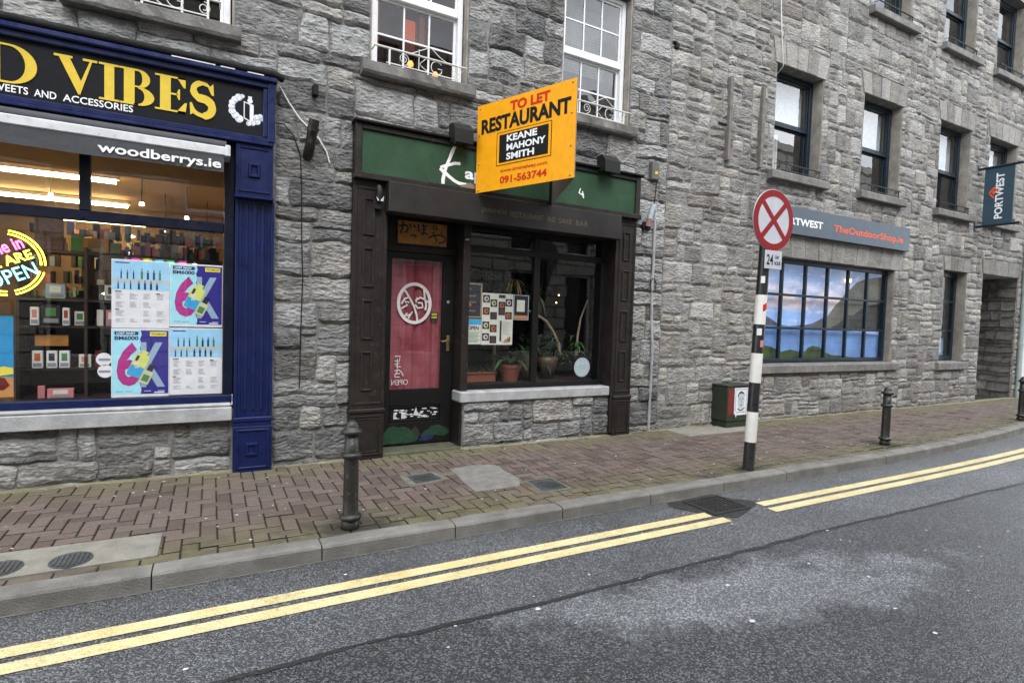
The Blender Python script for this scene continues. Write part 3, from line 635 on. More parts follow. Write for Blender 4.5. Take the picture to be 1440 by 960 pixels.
for i, (a, b) in enumerate(W1F):
    c_sill(a-.13, b+.12, 3.725, 3.86); liners(a, b, 3.865, 5.488+.04*i)
    w = sash(rb, FC, a+.012, b-.012, 3.88, 5.48+.04*i, 4.68, -.17, 'navy_sash', 0, fw=.075, meet=.055, gm='upper_glass')
    room(FC, a-.2, b+.2, 3.6, 5.9, -.36, -1.8, 'dark_room', w)
    # white panelled shutter inside the lower sash and a pale sheet painting the reflection in the upper one
    q = MB(FC).box(a+.1, a+.62, -.42, -.39, 3.9, 4.62, 0, .004)
    for u in (.16, .40): frame_ring(q, a+u-.0, a+u+.18, 3.98, 4.56, .02, -.39, -.375)
    q.build('shutter', 'shutter_white', w)
    MB(FC).box(a+.1, b-.1, -.315, -.31, 4.72, 5.44).build('reflection_sheet', 'reflection_pale', w)
    if i == 0: MB(FC).lathe((a+.16, -.45, 4.58), [(0,-.03),(.03,-.02),(.035,0),(.02,.03),(0,.035)], 10).lathe((a+.33, -.42, 4.60), [(0,-.01),(.012,0),(0,.01)], 8).build('lamp_bulb', 'lamp_warm', w)
    if i == 2:
        q = MB(FC).prism([(a+.17, 4.28),(a+.30, 4.36),(a+.43, 4.28),(a+.38, 4.26),(a+.30,4.32),(a+.22,4.26)], -.243, -.24).prism([(a+.22,4.22),(a+.30,4.27),(a+.38,4.22),(a+.30,4.16)], -.243, -.24); q.build('window_logo', 'letter_coral', w)
for a, b in W2F:
    c_sill(a-.13, b+.12, 6.85, 6.98); liners(a, b, 6.985, 8.655)
    w = sash(rb, FC, a+.012, b-.012, 7.0, 8.65, 7.82, -.17, 'navy_sash', 0, fw=.075, meet=.055, gm='upper_glass')
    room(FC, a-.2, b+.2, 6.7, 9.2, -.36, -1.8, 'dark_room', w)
c_sill(7.38, 11.35, .735, .875, .07); c_sill(12.74, 13.95, .705, .86, .07); liners(12.885, 13.82, .875, 2.7); liners(7.42, 11.13, .888, 2.57, -.2)
# big shop window: frame, bars, panes
D = -.10; mb = MB(FC); frame_ring(mb, 7.44, 11.11, .90, 2.56, .06, D-.08, D, bev=.005); bw = mb.build('window', 'navy_sash', rb)
xs = [7.50, 8.12, 8.72, 9.32, 9.915, 10.495, 11.05]; zs = [.96, 1.455, 1.995, 2.50]
for x in xs[1:-1]: MB(FC).box(x-.022, x+.022, D-.06, D-.005, .96, 2.50, 0, .004).build('glazing_bar', 'navy_sash', bw)
for z in zs[1:-1]: MB(FC).box(7.50, 11.05, D-.058, D-.007, z-.02, z+.02, 0, .004).build('glazing_bar', 'navy_sash', bw)
for p, q in zip(xs, xs[1:]):
    for u, v in zip(zs, zs[1:]): MB(FC).add([(p+.018, D-.035, u+.016),(q-.018, D-.035, u+.016),(q-.018, D-.035, v-.016),(p+.018, D-.035, v-.016)], [[0,1,2,3]]).build('pane', 'window_glass', bw)
# the printed mountain lake panel that fills the window
lp = thing('landscape_panel', 'printed panel of a mountain lake at sunset filling the big shop window', 'picture', (9.3, -.22, .92), FC)
MB(FC).box(7.3, 11.3, -.25, -.215, .86, 2.6).build('sky_print', 'print_sky', lp)
MB(FC).prism([(7.3,1.47),(7.3,1.86),(7.62,1.74),(7.84,1.655),(8.02,1.60),(8.22,1.51),(8.5,1.49),(8.9,1.515),(9.1,1.55),(9.48,1.68),(9.48,1.45),(7.3,1.45)], -.214, -.213).build('far_hills', 'print_hill', lp)
MB(FC).prism([(9.2,1.46),(9.45,1.62),(9.71,1.87),(9.86,1.97),(10.0,2.10),(10.16,2.2),(10.31,2.31),(10.53,2.38),(10.91,2.44),(11.3,2.48),(11.3,1.46)], -.2125, -.2115).build('mountain', 'print_rock', lp)
MB(FC).prism([(9.55,1.46),(9.84,1.56),(10.1,1.72),(10.26,1.72),(10.58,1.87),(10.85,1.93),(11.3,2.0),(11.3,1.46)], -.211, -.210).build('dark_slope', 'print_rock_dark', lp)
MB(FC).prism([(7.3,.86),(7.3,1.50),(9.2,1.475),(9.9,1.47),(10.4,1.42),(11.3,1.36),(11.3,.86)], -.2095, -.2085).build('lake', 'print_lake', lp)
hp = [(7.3,.86),(7.3,1.10),(7.87,1.165),(8.05,1.145),(8.3,1.06),(8.55,1.10),(8.79,1.06),(8.93,1.07),(9.0,1.13),(9.14,1.165),(9.32,1.145),(9.5,1.05),(9.69,1.0),(10.0,.99),(10.33,.955),(10.7,.965),(11.3,.93),(11.3,.86)]
MB(FC).prism(hp, -.208, -.207).build('grass_bank', 'print_grass', lp)
for s, z, lab in ((7.74, 2.34, 'small warm downlight at the left top pane of the picture window'), (10.02, 2.33, 'small warm downlight in front of the printed mountain top')):
    MB(FC).lathe((s, -.185, z), [(0,-.04),(.035,-.03),(.05,0),(.04,.03),(0,.04)], 12).build('downlight', 'lamp_warm', lp)
# narrow window
mb = MB(FC); frame_ring(mb, 12.9, 13.80, .89, 2.69, .09, -.24, -.16, bev=.005); nw = mb.build('window', 'navy_sash', rb)
for z in (1.50, 2.10): MB(FC).box(12.99, 13.71, -.22, -.165, z-.02, z+.02).build('glazing_bar', 'navy_sash', nw)
for u, v in ((.98,1.48),(1.52,2.08),(2.12,2.6)): MB(FC).add([(13.0,-.19,u),(13.7,-.19,u),(13.7,-.19,v),(13.0,-.19,v)], [[0,1,2,3]]).build('pane', 'window_glass', nw)
room(FC, 12.8, 13.9, .8, 2.8, -.4, -1.4, 'blind_grey', nw); MB(FC).box(13.0, 13.72, -.32, -.3, .98, 1.34).build('window_poster', 'steel_blue', nw)
# doorway passage: rubble side wall, plain back door
pas = [r_ for r_ in pack(lines(0, 1.5, .09, []), lines(-.1, 2.75, .075, []), lambda s, z: False, [2,3,4,5], [1,2,2,3], random.Random(9))]
FP = Frame(FC((16.2,0,0)).x, FC((16.2,0,0)).y, 90, 0)      # passage side wall, facing left
q = MB(FP)
for k, rc in enumerate(pas): stone_geo(q, rc, [], .06, .007, .012, 900+k, .02, .02)
q.build('passage_stones', 'limestone_right', rb, kind='stuff')
MB(FC).box(14.45, 16.3, -1.6, -1.5, -.3, 2.8).build('passage_back', 'mortar_right', rb)
MB(FC).box(16.201, 16.4, -1.6, -.34, -.3, 2.8).build('passage_side', 'mortar_right', rb); MB(FC).box(14.3, 14.509, -1.6, -.34, -.3, 2.8).build('passage_side', 'mortar_right', rb)
MB(FC).box(14.3, 16.4, -1.6, -.34, 2.74, 2.9).build('passage_ceiling', 'mortar_right', rb)
dq = MB(FC).box(14.52, 14.56, -1.2, -.12, 0, 2.7, 0, .006); dq.build('passage_door', 'door_black', rb)
# neighbour at the far right
nb_ = thing('pale_house', 'pale blue-white rendered house at the far right edge of the street', 'building', (19, 5.79, 0))
MB(FC).box(16.47, 26, -6, 0, -.5, 9.5, 0, .01).build('wall', 'pale_wall', nb_)
dp = thing('downpipe', 'pale green downpipe between the warehouse doorway and the white house', 'drainpipe', (16.36, .06, 0), FC)
MB(FC).tube([(16.36, .07, -.1), (16.36, .07, 9)], .05, 12).build('pipe', 'pale_pipe', dp)
for z in (1.2, 2.9, 5, 7): MB(FC).tube([(16.36,.07,z),(16.36,.07,z+.07)], .062, 12).build('pipe_collar', 'pale_pipe', dp)
# short dark guard rails on the warehouse sills
gl = ['dark iron guard rail on the first-floor sill just above the round no-stopping sign', 'dark iron guard rail on the first-floor sill above the coral web address', 'dark iron guard rail on the first-floor window with a small coral logo', 'dark iron guard rail on the first-floor sill behind the hanging banner',
      'iron guard rail on the top-floor sill over the leftmost first-floor window', 'iron guard rail on the top-floor sill, left of the three seen along the top edge', 'iron guard rail on the top-floor sill, middle of the three seen along the top edge', 'iron guard rail on the top-floor sill nearest the right edge']
k = 0
for z0, WF in ((3.865, W1F), (6.985, W2F)):
    for (a, b) in WF:
        t = thing('guard_rail', gl[k], 'guard rail', (a+.1, .07, z0), FC, 'guard rails on the warehouse sills'); m = 'dark_iron'; s0, s1 = a+.06, b-.06; k += 1; d = .07
        MB(FC).box(s0, s1, d-.012, d+.012, z0+.115, z0+.13, 0, .003).build('top_bar', m, t); MB(FC).box(s0+.18, s1-.04, d-.006, d+.006, z0+.02, z0+.03).build('bottom_bar', m, t)
        for s in (s0+.18, s0+.6, s1-.04): MB(FC).box(s-.007, s+.007, d-.007, d+.007, z0-.01, z0+.12).build('post', m, t)
        for s in (s0+.27, s1-.14): MB(FC).tube([(s+.05*(1-q/14*.7)*math.cos(R_(q*34)), d, z0+.07+.042*(1-q/14*.7)*math.sin(R_(q*34))) for q in range(15)], .005, 5).build('scroll', m, t)
        for s in (s0, s1): MB(FC).tube([(s, d, z0+.122), (s, -.02, z0+.122)], .006, 5).build('stay', m, t)

# ================================================================== GROUND
def ky(x): k = max(0, x-6.5); return 3.63+.011*k*k if x < 14 else 3.63+.011*56.25+.165*(x-14)
RZ = -.102
def sheet(name, z, ys, x0, x1, m, step=1.0, kind='structure', label=None, parent=None):
    n = int((x1-x0)/step); mb = MB(); vs = []; f0, f1 = ys
    for i in range(n+1):
        x = x0+(x1-x0)*i/n; vs += [(x, f0(x), z), (x, f1(x), z)]
    mb.add(vs, [[2*i, 2*i+2, 2*i+3, 2*i+1] for i in range(n)]); return mb.build(name, m, parent, label, kind)
road = sheet('road', RZ, (lambda x: -1.6, lambda x: ky(x)-.002), -60, 90, 'asphalt')
opp = MB().box(-60, 90, -8, -1.6, -.4, -.0, 0).build('far_pavement', 'kerb_concrete', None, None, 'structure')
pv = bpy.data.objects.new('pavement', None); COL.objects.link(pv); pv['kind'] = 'structure'; ROOT[pv.name] = (Matrix.Identity(4), FW)
sheet('pavement_bed', -.011, (lambda x: ky(x)+.01, lambda x: 6.4), -40, 60, 'joint_soil_shade', parent=pv, kind=None)
# areas without pavers (concrete patches and covers)
PATCH = {'a': [(-3.0,3.868),(-.27,3.868),(-.268,4.25),(-3.0,4.30)], 'b': [(1.53,4.58),(1.93,4.68),(1.87,4.95),(1.53,4.93)], 'c': [(2.04,4.98),(2.28,5.02),(2.47,4.99),(2.55,4.90),(2.52,4.72),(2.53,4.45),(2.42,4.25),(2.2,4.24),(1.99,4.25),(2.0,4.5),(2.03,4.75)],
         'd': [(2.50,4.0),(2.8,4.0),(2.82,4.35),(2.53,4.36)], 'e': [(5.55,5.28),(6.9,5.28),(6.9,5.66),(5.55,5.72)]}
def inpoly(x, y, P):
    c = False; n = len(P)
    for i in range(n):
        (x1,y1),(x2,y2) = P[i], P[(i+1)%n]
        if (y1 > y) != (y2 > y) and x < (x2-x1)*(y-y1)/(y2-y1)+x1: c = not c
    return c
items = []
def walls_y(x): return 5.68 if x < .45 else (5.68+.0175*(x-.45) if x < 5.43 else 5.77)
g = .1
for i in range(-30, 175):
    for j in range(37, 60):
        kk = (i+j+1) % 4; x = i*g-.05; y = j*g
        if kk == 0: rc = (x, x+.2, y, y+.1)
        elif kk == 2: rc = (x, x+.1, y, y+.2)
        else: continue
        cx, cy = (rc[0]+rc[1])/2, (rc[2]+rc[3])/2
        lo = ky(cx)+.135+.1; hi = walls_y(cx)+(.0 if not 1.6 < cx < 2.5 else .18)
        y0, y1 = max(rc[2], lo), min(rc[3], hi)
        if y1-y0 < .03: continue
        if any(all(inpoly(u_, v_, P) for u_ in (rc[0]+.005, rc[1]-.005) for v_ in (y0+.005, y1-.005)) for P in PATCH.values()): continue
        items.append((rc[0], rc[1], y0, y1, 0))
x = -3.15
while x < 17.4: items.append((x, x+.2, ky(x+.1)+.137, ky(x+.1)+.235, 0)); x += .2
def psize(it):
    p = project(Vector(((it[0]+it[1])/2, (it[2]+it[3])/2, 0)))
    if not p or not(-25 < p[0] < 1465 and -20 < p[1] < 985): return 0
    return 1/p[2]**2*(it[1]-it[0])*(it[3]-it[2])
items.sort(key=psize, reverse=True)
pm = {}
def paver(mb, x0, x1, y0, y1, z=0, gx=.0045, gy=.0075):
    h = .005; A = lambda i, zz: [(x0+gx+i, y0+gy+i, zz), (x1-gx-i, y0+gy+i, zz), (x1-gx-i, y1-gy-i, zz), (x0+gx+i, y1-gy-i, zz)]
    mb.add(A(0, z-h)+A(h, z), [[4,5,6,7]]+[[q, (q+1)%4, 4+(q+1)%4, 4+q] for q in range(4)])
    mb.add(A(0, z-h)+A(0, z-.03), [[4+q, 4+(q+1)%4, (q+1)%4, q] for q in range(4)], 1)  # side faces coloured dark to stand in for shade in the joints
r5 = random.Random(5)
for n_, it in enumerate(items):
    it = (*it[:4], r5.gauss(0, .0014))
    if n_ < 290:
        key = (round(it[1]-it[0], 3), round(it[3]-it[2], 3)); cx, cy = (it[0]+it[1])/2, (it[2]+it[3])/2
        if key not in pm:
            q = MB(); w, h = key; paver(q, -w/2, w/2, -h/2, h/2); o = q.build('paver', ['paver', 'joint_soil_shade'], pv); pm[key] = o.data
        else:
            o = bpy.data.objects.new('paver', pm[key]); COL.objects.link(o); o.parent = pv
        o.location = (cx, cy, it[4]); o.rotation_euler = (r5.gauss(0,.006), r5.gauss(0,.006), r5.gauss(0,.004))
q = MB()
for it in items[290:]: paver(q, *it[:4], r5.gauss(0, .0016))
q.build('far_pavers', ['paver', 'joint_soil_shade'], pv, kind='stuff')
# concrete patches, mortar strip at the wall foot
def patch(P, z=.002, m='patch_concrete'):
    n = len(P); cx = sum(p[0] for p in P)/n; cy = sum(p[1] for p in P)/n; inn = [(p[0]+(cx-p[0])*.02, p[1]+(cy-p[1])*.02) for p in P]
    MB().add([(a, b, -.02) for a, b in P]+[(a, b, z-.003) for a, b in P]+[(a, b, z) for a, b in inn], [[i, (i+1)%n, n+(i+1)%n, n+i] for i in range(n)]+[[n+i, n+(i+1)%n, 2*n+(i+1)%n, 2*n+i] for i in range(n)]+[list(range(2*n, 3*n))]).build('concrete_patch', m, pv)
for k_, P in PATCH.items(): patch(P, .007, 'patch_concrete' if k_ in 'ae' else 'patch_dark' if k_ in 'bd' else mat('patch_grey', (.18,.172,.155), .8, var=.3, vs=10, bump=.6, bs=70, dirt=.3))
mb = MB(); vs = []
xs_ = [-3+.1*i for i in range(205)]
for i, x in enumerate(xs_):
    e = .05+.03*noise.noise(Vector((x*3, 0, 0))); wy = walls_y(x)+.02+(.0 if not 1.55 < x < 2.5 else .25)
    vs += [(x, wy-e-.02, -.008), (x, wy-e, .004+.003*noise.noise(Vector((x*5,1,0)))), (x, wy+.05, .012)]
mb.add(vs, [[3*i+q, 3*i+3+q, 3*i+4+q, 3*i+1+q] for i in range(len(xs_)-1) for q in (0,1)]); mb.build('mortar_strip', mat('strip_mortar', (.20,.185,.12), .85, var=.4, vs=5, bump=.6, bs=50, wear=((.19,.19,.06),.6), dirt=.2), pv)
# kerb stones
kb = bpy.data.objects.new('kerb', None); COL.objects.link(kb); kb['kind'] = 'structure'; ROOT[kb.name] = (Matrix.Identity(4), FW)
jx = [-.281+.9165*i for i in range(-8, 30)]
for a, b in zip(jx, jx[1:]):
    mb = MB(); n = 4; prof = [(.135,-.02),(.135,.001),(.06,.002),(.026,.0005),(.010,-.006),(.002,-.02),(.0,-.06),(-.003,-.105)]; r = random.Random(int(a*100)); dz = r.gauss(0,.0015); dy = r.gauss(0,.0015); vs = []
    for i in range(n+1):
        x = a+.004+(b-a-.008)*i/n
        for (py, pz) in prof: vs.append((x, ky(x)+py+dy, pz+dz-(.004 if i in (0,n) and pz > -.01 else 0)))
    m_ = len(prof); mb.add(vs, [[i*m_+q, (i+1)*m_+q, (i+1)*m_+q+1, i*m_+q+1] for i in range(n) for q in range(m_-1)], 0, False)
    mb.add([vs[q] for q in range(m_)]+[(a+.004, ky(a)+.135, -.11)], [list(range(m_+1))]); mb.add([vs[n*m_+q] for q in range(m_)]+[(b-.004, ky(b)+.135, -.11)], [list(range(m_+1))])
    mb.build('kerb_stone', 'kerb_concrete', kb)
sheet('kerb_bed', -.12, (lambda x: ky(x)-.03, lambda x: ky(x)+.2), -30, 60, 'joint_soil_shade', .5, parent=kb, kind=None)
mb = MB(); vs = []
for i in range(361): x = -30+.25*i; vs += [(x, ky(x)+.02, -.12), (x, ky(x)+.02, -.016), (x, ky(x)+.14, -.016)]
mb.add(vs, [[3*i+q, 3*i+3+q, 3*i+4+q, 3*i+1+q] for i in range(360) for q in (0,1)]).build('kerb_joint_fill', 'joint_soil_shade', kb)
# dirt fillet in the channel
sheet('gutter_dirt', RZ+.003, (lambda x: ky(x)-.018-.015*noise.noise(Vector((x*4,2,0))), lambda x: ky(x)+.01), -30, 60, mat('gutter_dirt', (.12,.115,.10), .8, var=.5, vs=15, bump=.6, bs=60), .1, parent=kb, kind=None)
# covers in the pavement
def cover(c, rx, ry, label, square=None):
    t = thing('drain_cover', label, 'drain cover', (c[0], c[1], 0), FW, None)
    if square:
        P = square; n = 4; cx = sum(p[0] for p in P)/4; cy = sum(p[1] for p in P)/4
        i1 = [(cx+(p[0]-cx)*.9, cy+(p[1]-cy)*.9) for p in P]
        MB().add([(a,b,.004) for a,b in P]+[(a,b,.0105) for a,b in P]+[(a,b,.0105) for a,b in i1]+[(a,b,.008) for a,b in i1], [[i,(i+1)%4,4+(i+1)%4,4+i] for i in range(4)]+[[4+i,4+(i+1)%4,8+(i+1)%4,8+i] for i in range(4)]+[[8+i,8+(i+1)%4,12+(i+1)%4,12+i] for i in range(4)]+[[12,13,14,15]]).build('cover_frame', 'cover_iron', t)
    n = 28; z = .0095
    vs = [(c[0]+rx*k*math.cos(6.2832*i/n), c[1]+ry*k*math.sin(6.2832*i/n), h) for (k, h) in ((1,.004),(.98,z+.002),(.90,z+.002),(.88,z-.001)) for i in range(n)]
    MB().add(vs, [[q*n+i, q*n+(i+1)%n, (q+1)*n+(i+1)%n, (q+1)*n+i] for q in range(3) for i in range(n)]+[list(range(3*n, 4*n))]).build('cover_plate', 'cover_iron', t)
    q = MB()
    for i in range(-3, 4):
        x = c[0]+i*rx*.23; hh = ry*.8*math.sqrt(max(0, 1-(i*.23/.86)**2)); q.box(x-.006, x+.006, c[1]-hh, c[1]+hh, z-.002, z+.0045)
    q.build('cover_ribs', 'cover_iron', t); return t
cover((-.70, 3.985), .105, .118, 'right one of two round iron covers in the pale concrete slab')
cover((-1.02, 4.0), .105, .118, 'round iron cover cut by the left picture edge, in the pale concrete slab')
cover((1.72, 4.775), .115, .105, 'small oval drain cover in a square frame in front of the restaurant door', [(1.60,4.64),(1.86,4.69),(1.83,4.90),(1.59,4.89)])
cover((2.66, 4.165), .115, .13, 'small round drain cover in a square frame, nearest the kerb beside the concrete patch', [(2.52,4.02),(2.78,4.02),(2.80,4.32),(2.545,4.33)])
# gully grate
gy = thing('gully_grate', 'dark iron gully grate in the road, in the gap of the yellow lines', 'road grate', (3.93, 3.35, RZ))
gp = [(3.50,3.50),(3.55,3.60),(4.12,3.625),(4.20,3.45),(4.37,3.29),(4.05,3.16),(3.82,3.085),(3.66,3.22)]
MB().slab(gp, RZ-.02, RZ+.004).build('asphalt_collar', mat('wet_tar', (.028,.028,.028), .33, var=.35, vs=9, bump=.5), gy)
q = MB(); frame_ring(q, 3.70, 4.13, 0, 1, .03, 0, 1) if False else None
for (a,b,c,d) in ((3.70,4.14,3.20,3.225),(3.70,4.14,3.545,3.57),(3.70,3.725,3.225,3.545),(4.115,4.14,3.225,3.545)): q.box(a,b,c,d,RZ,RZ+.012)
q.build('grate_frame', 'wet_tar', gy)
MB().box(3.725,4.115,3.225,3.545,RZ+.0045,RZ+.005).build('grate_void', 'dark_room', gy)
for i in range(9): MB().box(3.735+i*.042, 3.752+i*.042, 3.235, 3.535, RZ+.0055, RZ+.011).build('grate_bar', 'wet_tar', gy)
# yellow lines
def yline(y0, y1, x0, x1, dip=None):
    mb = MB(); n = int((x1-x0)/.12); vs = []
    for i in range(n+1):
        x = x0+(x1-x0)*i/n; k = ky(x)-3.63; k *= .62
        j = .004*noise.noise(Vector((x*14, y0*5, 0))); j2 = .004*noise.noise(Vector((x*14, y0*5, 9)))
        vs += [(x, y0+k+j, RZ+.0045), (x, y1+k+j2, RZ+.0045)]
    mb.add(vs, [[2*i, 2*i+2, 2*i+3, 2*i+1] for i in range(n)]); return mb.build('yellow_line', 'road_paint', road)
for y0, y1, xa, xb in ((3.19, 3.285, 3.66, 4.30), (3.045, 3.14, 3.72, 4.27)):
    yline(y0, y1, -30, xa); yline(y0, y1, xb, 40)
# ragged seam in the asphalt
mb = MB(); vs = []; n = 520
for i in range(n+1):
    x = -12+28*i/n; c = 2.6+.03*noise.noise(Vector((x*.8,0,0)))+.012*noise.noise(Vector((x*5,0,3)))
    if x > 5.5: c -= .02*(x-5.5)
    w = .016+.022*noise.noise(Vector((x*2.2,4,0)))+.016*noise.noise(Vector((x*19,7,0)))
    w2 = .014+.016*noise.noise(Vector((x*23,1,0)))+.01*noise.noise(Vector((x*1.3,8,0)))
    vs += [(x, c-max(.002,w), RZ+.004), (x, c+max(.002,w2), RZ+.004)]
mb.add(vs, [[2*i, 2*i+2, 2*i+3, 2*i+1] for i in range(n)]).build('asphalt_seam', 'bitumen', road)
# specks of litter on road and pavement
q = MB(); r = random.Random(21)
for i in range(150):
    if i < 95: x = r.uniform(-1.2, 9); y = r.uniform(3.8, 5.6); z = .004
    else: x = r.uniform(-.6, 6); y = r.uniform(1.4, 3.5); z = RZ+.006
    a = r.uniform(.004, .011)*(1.4 if z < 0 and r.random() < .2 else 1); n = 6; rot = r.uniform(0, 6)
    q.add([(x+a*(1+.5*r.random())*math.cos(rot+6.283*k/n), y+a*math.sin(rot+6.283*k/n), z) for k in range(n)]+[(x, y, z+.003)], [[k, (k+1)%n, n] for k in range(n)])
q.build('litter_specks', mat('litter_white', (.55,.54,.52), .7, bump=0), None, None, 'stuff')
q = MB()
for i in range(26):
    x = r.uniform(7.5, 12.5); y = r.uniform(ky(x)+.15, 5.3); L_ = r.uniform(.015,.06)*(2 if r.random() < .15 else 1); a = r.uniform(-.6,.6)
    if i < 6: x = r.uniform(5.8, 8.5); y = r.uniform(4.2,5.2)
    dx, dy = L_*math.cos(a), L_*math.sin(a); q.add([(x-dx,y-dy,.004),(x+dy*.4,y-dx*.4,.012),(x+dx,y+dy,.005),(x-dy*.4,y+dx*.4,.014)], [[0,1,2,3]])
q.build('fallen_leaves', mat('leaf_litter', (.05,.035,.02), .7), None, None, 'stuff')

# ================================================================== BUILDING ACROSS THE STREET (seen in the glass)
ob = thing('ashlar_building', 'pale ashlar building across the street, seen only as a reflection in the shop windows', 'building', (3, -4.6, 0))
am, t_, b_, l_ = base_mat('ashlar'); MATS['ashlar'] = am; p_ = pos(t_)
bk = node(t_, 'ShaderNodeTexBrick'); mpn = node(t_, 'ShaderNodeMapping'); mpn.inputs['Rotation'].default_value = (R_(90), 0, 0); l_.new(p_, mpn.inputs[0]); l_.new(mpn.outputs[0], bk.inputs['Vector'])
setin(bk, Scale=1.0, Color1=(.42,.40,.36,1), Color2=(.34,.32,.29,1), Mortar=(.06,.055,.05,1)); bk.inputs['Mortar Size'].default_value = .025; bk.inputs['Brick Width'].default_value = .85; bk.inputs['Row Height'].default_value = .38
l_.new(bk.outputs[0], b_.inputs['Base Color']); b_.inputs['Roughness'].default_value = .85
opn = [(-9.2,-8.1),(-6.6,-5.5),(-3.3,-2.2),(-.6,.5),(2.2,3.3),(5.6,6.7),(9.2,10.3),(11.5,12.7),(15,16.2),(18,19.2),(22,23)]
mb = MB(); xsg = sorted([-30, 34]+[q for o in opn for q in o])
for a, b in zip(xsg, xsg[1:]):
    if (a, b) in opn:
        for z0, z1 in ((-.1,.25),(3.1,3.9),(5.6,6.9),(8.3,9.2)): mb.box(a, b, -5.0, -4.6, z0, z1)
    else: mb.box(a, b, -5.0, -4.6, -.1, 9.2)
mb.box(-30, 34, -5.0, -4.45, 9.2, 9.5); mb.build('wall', 'ashlar', ob)
MB().box(-30, 34, -5.3, -5.02, -.1, 9.1).build('dark_glazing', mat('far_glass', (.02,.022,.025), .08, var=.1, bump=0), ob)
for a, b in zip(xsg, xsg[1:]):
    if (a, b) in opn and -10 < a < 16:
        for z0, z1 in ((.25,3.1),(3.9,5.6),(6.9,8.3)):
            q = MB(); frame_ring(q, a+.02, b-.02, z0+.02, z1-.02, .07, 0, .06) ; q.v = [Vector((v.x, -4.8+v.y, v.z)) for v in q.v]; q.build('window_frame', 'white_upvc', ob)

# ================================================================== VAPE SHOP FRONT (navy, black, gold)
vs_ = thing('vape_shopfront', 'navy painted shopfront with black fascia and gold lettering, at the left edge', 'shopfront', (-1.2, .05, 0), FA)
V = lambda: MB(FA)
V().box(-4.2, .40, .0, .115, 3.035, 3.465).build('fascia_board', 'fascia_black', vs_)
q = V(); q.box(-4.2, .50, 0, .15, 3.465, 3.515, 0, .008); q.box(-4.2, .515, 0, .185, 3.515, 3.56, 0, .01); q.box(-4.2, .47, 0, .14, 2.985, 3.034, 0, .008); q.box(.401, .44, 0, .14, 3.034, 3.465, 0, .006); q.box(.44, .50, 0, .16, 2.99, 3.515, 0, .006)
q.box(-4.2, .49, 0, .165, 2.955, 2.984, 0, .006)
q.build('fascia_moulding', 'navy_paint', vs_)
V().tube([(-4.2, .14, 3.60), (.50, .14, 3.60), (.56, .10, 3.595)], .036, 10).build('lead_roll', 'lead_black', vs_)
for s in (-1.0, .18): V().tube([(s, .02, 3.66), (s, .09, 3.65), (s, .12, 3.6)], .008, 6).build('hook', 'dark_iron', vs_)
q = V()
for a, b in ((-.3, .02), (.06, .17), (.27, .40)): q.box(a, b, .186, .19, 3.553, 3.562)
q.build('flashing_strip', 'aluminium', vs_)
